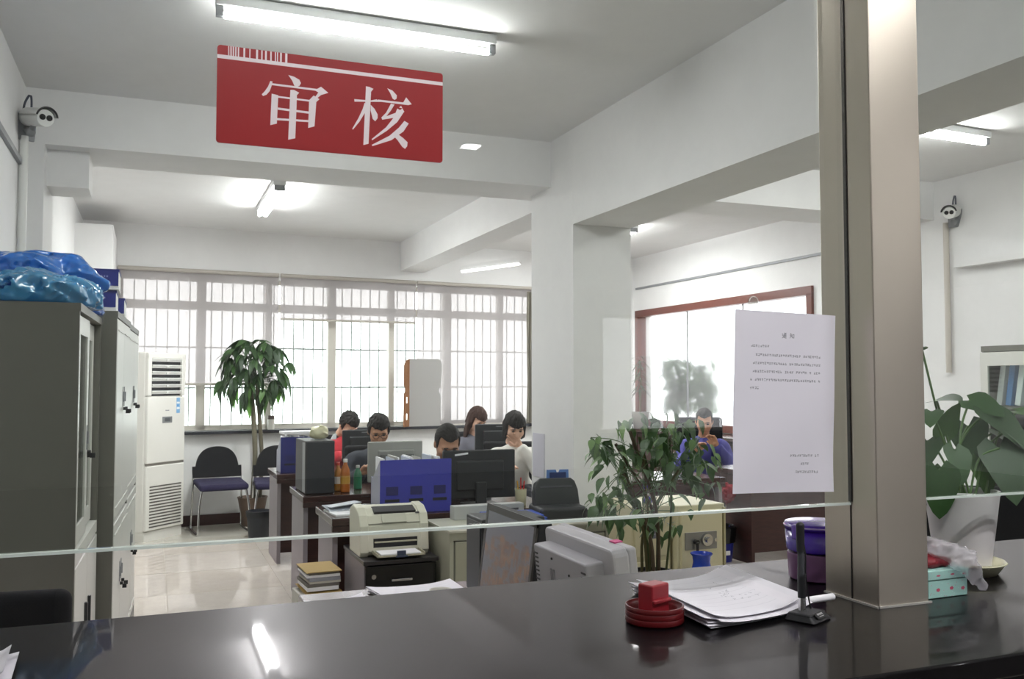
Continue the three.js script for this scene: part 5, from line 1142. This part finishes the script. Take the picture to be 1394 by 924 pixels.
{ // spiky plant on the cupboard by the frosted window
  const b = onX(868, 580, 5.72), t = thing('spiky_plant', 'spiky dracaena standing at the far end of the frosted window', 'plant', [5.66, 0.93, -10.0]);
  part('pot', pot(0.08, 0.11, 0.2), mat('#8d8a84', 0.5), t); part('soil', soilDisc(0.1, 0.18), M.soil, t);
  part('stem', tube([[0, 0.16, 0], [0.01, 0.5, 0], [0, 0.85, 0]], 0.014, 8, 12), mat('#5c4c38', 0.9), t);
  const g = leafGeo(0.34, 0.022, { droop: 0.5, fold: 0.1 }), m = [leafMat('#33472c', 0.15), leafMat('#42583a', 0.15)];
  for (let i = 0; i < 70; i++) { const y = 0.45 + 0.45 * (i / 70); putLeaf(t, g, m[i % 2], V(0, y, 0), i * 2.4, rr(-0.7, 0.4), 0, rr(0.5, 0.72)); }
}
{ // plant outside the frosted glass
  const b = onX(912, 500, RX + 0.24), t = thing('potted_tree', 'bushy plant seen blurred through the frosted window glass', 'plant', [RX + 0.44, 0, b.z + 0.12]);
  part('pot', pot(0.15, 0.2, 0.6), mat('#7a6a5a', 0.6), t);
  part('stem', tube([[0, 0.55, 0], [0.0, 1.1, 0.02], [0, 1.5, 0]], 0.03, 8, 10), mat('#4d4436', 0.9), t);
  const G = leafGeo(0.24, 0.09, { droop: 0.5 }), Ms = [leafMat('#2e4a2a', 0.2), leafMat('#3c5a34', 0.2)];
  for (let k = 0; k < 230; k++) { const a = rnd() * 6.283, q = Math.cbrt(rnd()), e = rr(-1, 1); putLeaf(t, G, Ms[k % 2], V(Math.max(-0.16, 0.24 * q * Math.cos(a)), 1.5 + 0.4 * q * e, 0.52 * q * Math.sin(a)), rnd() < 0.5 ? rr(-0.25, 0.25) : Math.PI + rr(-0.25, 0.25), rr(0.2, 1.2), 0, rr(0.7, 1.0)); }
}
{ // trailing heart-leaved plant in the white planter on the counter
  const px = 1.425, pz = -1.3, h = 0.146;
  const sa = thing('plant_saucer', 'cream plastic saucer under the white planter on the counter', 'saucer', [px, CT, pz]);
  part('dish', lathe([[0, 0], [0.058, 0], [0.072, 0.02], [0.075, 0.021], [0.072, 0.024], [0.06, 0.006], [0, 0.006]], 32), mat('#d5d3b4', 0.4), sa);
  const t = thing('potted_pothos', 'heart-leaved pothos in a tall white planter on the granite counter', 'plant', [px, CT + 0.0065, pz]);
  part('planter', lathe([[0, 0], [0.045, 0], [0.048, 0.004], [0.0645, h - 0.01], [0.066, h - 0.006], [0.066, h], [0.06, h], [0.059, h - 0.008], [0.043, 0.01], [0, 0.01]], 36), mat('#d9d6d6', 0.32), t);
  part('soil', soilDisc(0.0565, h - 0.02), M.soil, t);
  const O = V(px, CT + 0.0065, pz), Ms = ['#35572a', '#44692f', '#2b4a22', '#587c38'].map((c) => leafMat(c, 0.22));
  const G = [leafGeo(0.105, 0.085, { heart: 0.22, droop: 0.25, rows: 8 }), leafGeo(0.09, 0.065, { heart: 0.2, droop: 0.35, rows: 8 }), leafGeo(0.13, 0.1, { heart: 0.22, droop: 0.2, rows: 8 })];
  // leaf bases: pixel, depth offset behind the glass, yaw, pitch, roll, size, shade
  const L = [[1288, 592, -0.02, 0.15, -1.25, 0.2, 1.15, 1], [1275, 545, -0.05, 0.5, -0.2, 0.3, 0.75, 2], [1268, 560, 0.0, -0.6, 0.3, 0, 0.7, 0], [1320, 545, -0.06, 0.9, 0.2, 0.5, 1.0, 0], [1345, 560, -0.02, 1.1, 0.6, 0.2, 1.1, 2], [1372, 585, 0.0, 0.8, 0.5, -0.2, 1.25, 0], [1360, 610, 0.02, 0.2, 0.9, 0.1, 1.2, 2], [1385, 560, -0.04, 1.4, 0.1, 0.2, 1.1, 1], [1278, 640, 0.03, -0.1, 1.35, 0, 1.15, 0], [1335, 625, 0.0, 0.5, 1.1, 0.3, 1.05, 1], [1262, 600, -0.04, -0.9, 0.6, 0, 0.9, 2], [1300, 612, 0.02, 0.2, 0.9, -0.2, 0.9, 0], [1255, 475, -0.04, -0.5, -0.4, 0, 0.45, 1], [1388, 632, 0.02, 0.6, 0.9, 0.2, 0.9, 3], [1318, 580, -0.05, -0.3, 0.8, 0.4, 1.0, 2], [1265, 640, -0.05, -1.2, 0.9, 0, 1.0, 0], [1350, 590, -0.06, 1.8, 0.5, 0, 1.1, 2]];
  for (const [u, v, dz, yaw, pitch, roll, s, m] of L) {
    const z = Math.min(pz + dz, GZ - 0.075), p = onZ(u, v, z).sub(O);
    const root = V(rr(-0.03, 0.03), h - 0.025, rr(-0.03, 0.03));
    part('petiole', tube([root, root.clone().lerp(p, 0.55).add(V(0, 0.03, -0.01)), p], 0.0022, 6, 12), Ms[3], t);
    putLeaf(t, G[m % 3], Ms[m], p, yaw * 0.6 - 0.5, pitch, roll, s * 0.72);
  }
}

// ---------------------------------------------------------------- things on the counter
{ // red round ink pad box holding a red block
  const c = onY(891, 846, CT), t = thing('ink_pad', 'round dark red ink pad tin on the granite counter', 'ink pad', [c.x, CT, c.z]);
  const red = mat('#5e1014', 0.35);
  part('tin', lathe([[0, 0], [0.041, 0], [0.0435, 0.003], [0.0435, 0.009], [0.0425, 0.0095], [0.0425, 0.011], [0.0435, 0.0115], [0.0435, 0.0175], [0.0425, 0.018], [0.0425, 0.0195], [0.0435, 0.02], [0.0435, 0.026], [0.041, 0.026], [0.041, 0.012], [0, 0.012]], 40), red, t);
  const k = thing('seal_block', 'bright red rectangular seal block standing in the ink pad tin', 'stamp', [c.x + 0.001, CT + 0.0125, c.z - 0.004], 0.35);
  part('block', rbox(0.04, 0.044, 0.028, 0.003, 2).translate(0, 0.022, 0), mat('#8c2029', 0.4), k);
  part('ridge', rbox(0.04, 0.006, 0.006, 0.002).translate(0, 0.02, 0.016), mat('#8c2029', 0.4), k);
}
{
  const Y = CT + 0.01, p = (u, v) => onY(u, v, Y);
  sheets('paper_stack', 'thick stack of white forms with handwriting on the granite counter', [p(863, 798), p(985, 783), p(1092, 826), p(968, 848)], 6, CT + 0.0005, formMat);
  single('paper_roll', (() => { const a = onY(1096, 827, CT + 0.006), b = onY(1134, 821, CT + 0.006); return bar(V(a.x, 0, a.z), V(b.x, 0, b.z), 0.0055, 12); })(), M.paper, 'thin white paper roll beside the forms under the pen stand', 'paper', [0, CT + 0.0165, 0]);
  sheets('paper_stack', 'corner of a white leaflet lying on the counter near the left wall', [onY(-70, 887, CT), onY(26, 897, CT), onY(15, 935, CT), onY(-90, 930, CT)], 2, CT + 0.0005, formMat2);
}
{ // pen on a stand with a cord
  const c = onY(1100, 843, CT), t = thing('pen_stand', 'black counter pen on a weighted stand with a cord', 'pen', [c.x, CT, c.z], 0.42);
  t.scale.set(1, 0.84, 1);
  part('base', (() => { const g = rbox(0.058, 0.016, 0.048, 0.004, 2), p = g.attributes.position; for (let i = 0; i < p.count; i++) if (p.getY(i) > 0) { p.setX(i, p.getX(i) * 0.86); p.setZ(i, p.getZ(i) * 0.8 - 0.002); } g.computeVertexNormals(); return g.translate(0, 0.007, 0); })(), M.black, t);
  const tex = canvasTex(128, 48, (k) => { k.fillStyle = '#1a1b1e'; k.fillRect(0, 0, 128, 48); k.fillStyle = '#d8d8d8'; k.font = 'bold 22px sans-serif'; k.textAlign = 'center'; k.fillText('BAOKE', 64, 22); k.fillRect(34, 32, 60, 3); });
  part('print', new THREE.PlaneGeometry(0.03, 0.011).rotateX(-0.8).translate(0, 0.0125, 0.0202), mat('#ffffff', 0.5, { map: tex }), t);
  part('socket', cyl(0.0048, 0.006, 0.03, 14).translate(-0.006, 0.028, -0.006), M.chrome, t);
  part('grip', cyl(0.0062, 0.0058, 0.042, 16).translate(-0.007, 0.06, -0.006), M.black, t);
  part('barrel', cyl(0.0048, 0.0055, 0.045, 16).translate(-0.008, 0.1, -0.006), mat('#55585c', 0.25, { metalness: 0.5 }), t);
  part('cap', merge([cyl(0.0062, 0.0058, 0.046, 16).translate(-0.009, 0.144, -0.006), new THREE.SphereGeometry(0.0062, 14, 8).translate(-0.009, 0.167, -0.006)]), M.black, t);
  part('cord', tube([[-0.004, 0.15, -0.006], [0.002, 0.115, -0.004], [0.004, 0.08, -0.005], [0.012, 0.045, -0.006], [0.018, 0.012, -0.004]], 0.0014, 6, 24), M.black, t);
}
{ // purple food flask
  const t = thing('food_container', 'two-tier purple and mauve food container beside the steel post', 'container', [1.131, CT, -1.352]);
  t.scale.set(0.95, 0.9, 0.95);
  const a = mat('#4526a4', 0.25, { clearcoat: 0.5 }), b = mat('#8c648e', 0.3), lid = mat('#4a2aa0', 0.22);
  part('lower_tier', lathe([[0, 0], [0.05, 0], [0.054, 0.004], [0.0565, 0.052], [0.055, 0.054], [0, 0.054]], 36), b, t);
  part('upper_tier', lathe([[0, 0.054], [0.054, 0.056], [0.058, 0.06], [0.0605, 0.1], [0, 0.1]], 36), a, t);
  part('lid', lathe([[0, 0.1], [0.0615, 0.1], [0.0625, 0.106], [0.06, 0.113], [0.02, 0.116], [0, 0.116]], 36), lid, t);
  part('rim', new THREE.TorusGeometry(0.0615, 0.0016, 8, 40).rotateX(Math.PI / 2).translate(0, 0.107, 0), mat('#b9a8d8', 0.3), t);
  part('knob', (() => merge([new THREE.TorusGeometry(0.011, 0.004, 8, 18).rotateY(0.8).translate(0.028, 0.125, 0.0)]))(), lid, t);
  part('latch', rbox(0.012, 0.03, 0.012, 0.004).translate(-0.06, 0.098, 0.01), mat('#7a5cc0', 0.3), t);
}
{ // small pale green gift box with flowers
  const tex = canvasTex(256, 128, (k) => { k.fillStyle = '#a6d3ca'; k.fillRect(0, 0, 256, 128); for (let i = 0; i < 34; i++) { k.fillStyle = rnd() < 0.5 ? '#bfe3dc' : '#c98a98'; k.beginPath(); k.arc(rnd() * 256, rnd() * 128, 2.5, 0, 7); k.fill(); } for (const [x, y] of [[62, 70], [150, 66], [225, 74]]) { k.fillStyle = '#c24a66'; for (let a = 0; a < 5; a++) { k.beginPath(); k.arc(x + 7 * Math.cos(a * 1.257), y + 7 * Math.sin(a * 1.257), 6, 0, 7); k.fill(); } } });
  const m = mat('#ffffff', 0.5, { map: tex }), t = thing('gift_box', 'small mint green box with pink flowers beside the steel post', 'box', [1.232, CT, -1.185], 0.02);
  part('body', rbox(0.088, 0.03, 0.06, 0.002).translate(0, 0.015, 0), m, t);
  part('lid', rbox(0.092, 0.016, 0.064, 0.002).translate(0, 0.038, 0), m, t);
  const rd = thing('red_pouch', 'dark red pouch lying on the mint green box', 'pouch', [1.215, CT + 0.0465, -1.19], -0.2);
  part('body', surfaceNet((x, y, z) => Math.max(ellipsoid(x, y, z, [0, 0.008, 0], [0.045, 0.012, 0.026]) + 0.004 * noise3(x * 90, y * 90, z * 90), 0.0005 - y), [-0.055, -0.006, -0.035], [0.055, 0.026, 0.035], 0.0035), mat('#7c1420', 0.6), rd);
  const bag = thing('plastic_wrapper', 'crumpled clear plastic wrapper hanging over the mint green box', 'wrapper', [0, 0, 0]);
  const a = [1.222, CT + 0.082, -1.18], b = [1.26, CT + 0.062, -1.148], c = [1.296, CT + 0.014, -1.142];
  part('film', surfaceNet((x, y, z) => { let d = capsule(x, y, z, a, b, 0.016, 0.017); d = smin(d, capsule(x, y, z, b, c, 0.016, 0.008), 0.012); return d + 0.012 * Math.abs(noise3(x * 70 + 2, y * 90, z * 70)) + 0.01 * noise3(x * 40, y * 40, z * 40) - 0.003; }, [1.195, CT + 0.0, -1.215], [1.32, CT + 0.115, -1.11], 0.0032), new THREE.MeshPhysicalMaterial({ color: C('#f2f0f4'), roughness: 0.15, transmission: 0.7, thickness: 0, side: THREE.DoubleSide }), bag);
}
// black chair beyond the counter on the right
officeChair('black office chair behind the counter near the white planter', [2.75, 0, -2.55], 2.6, M.blackFabric, true);

renderer.render(scene, camera);
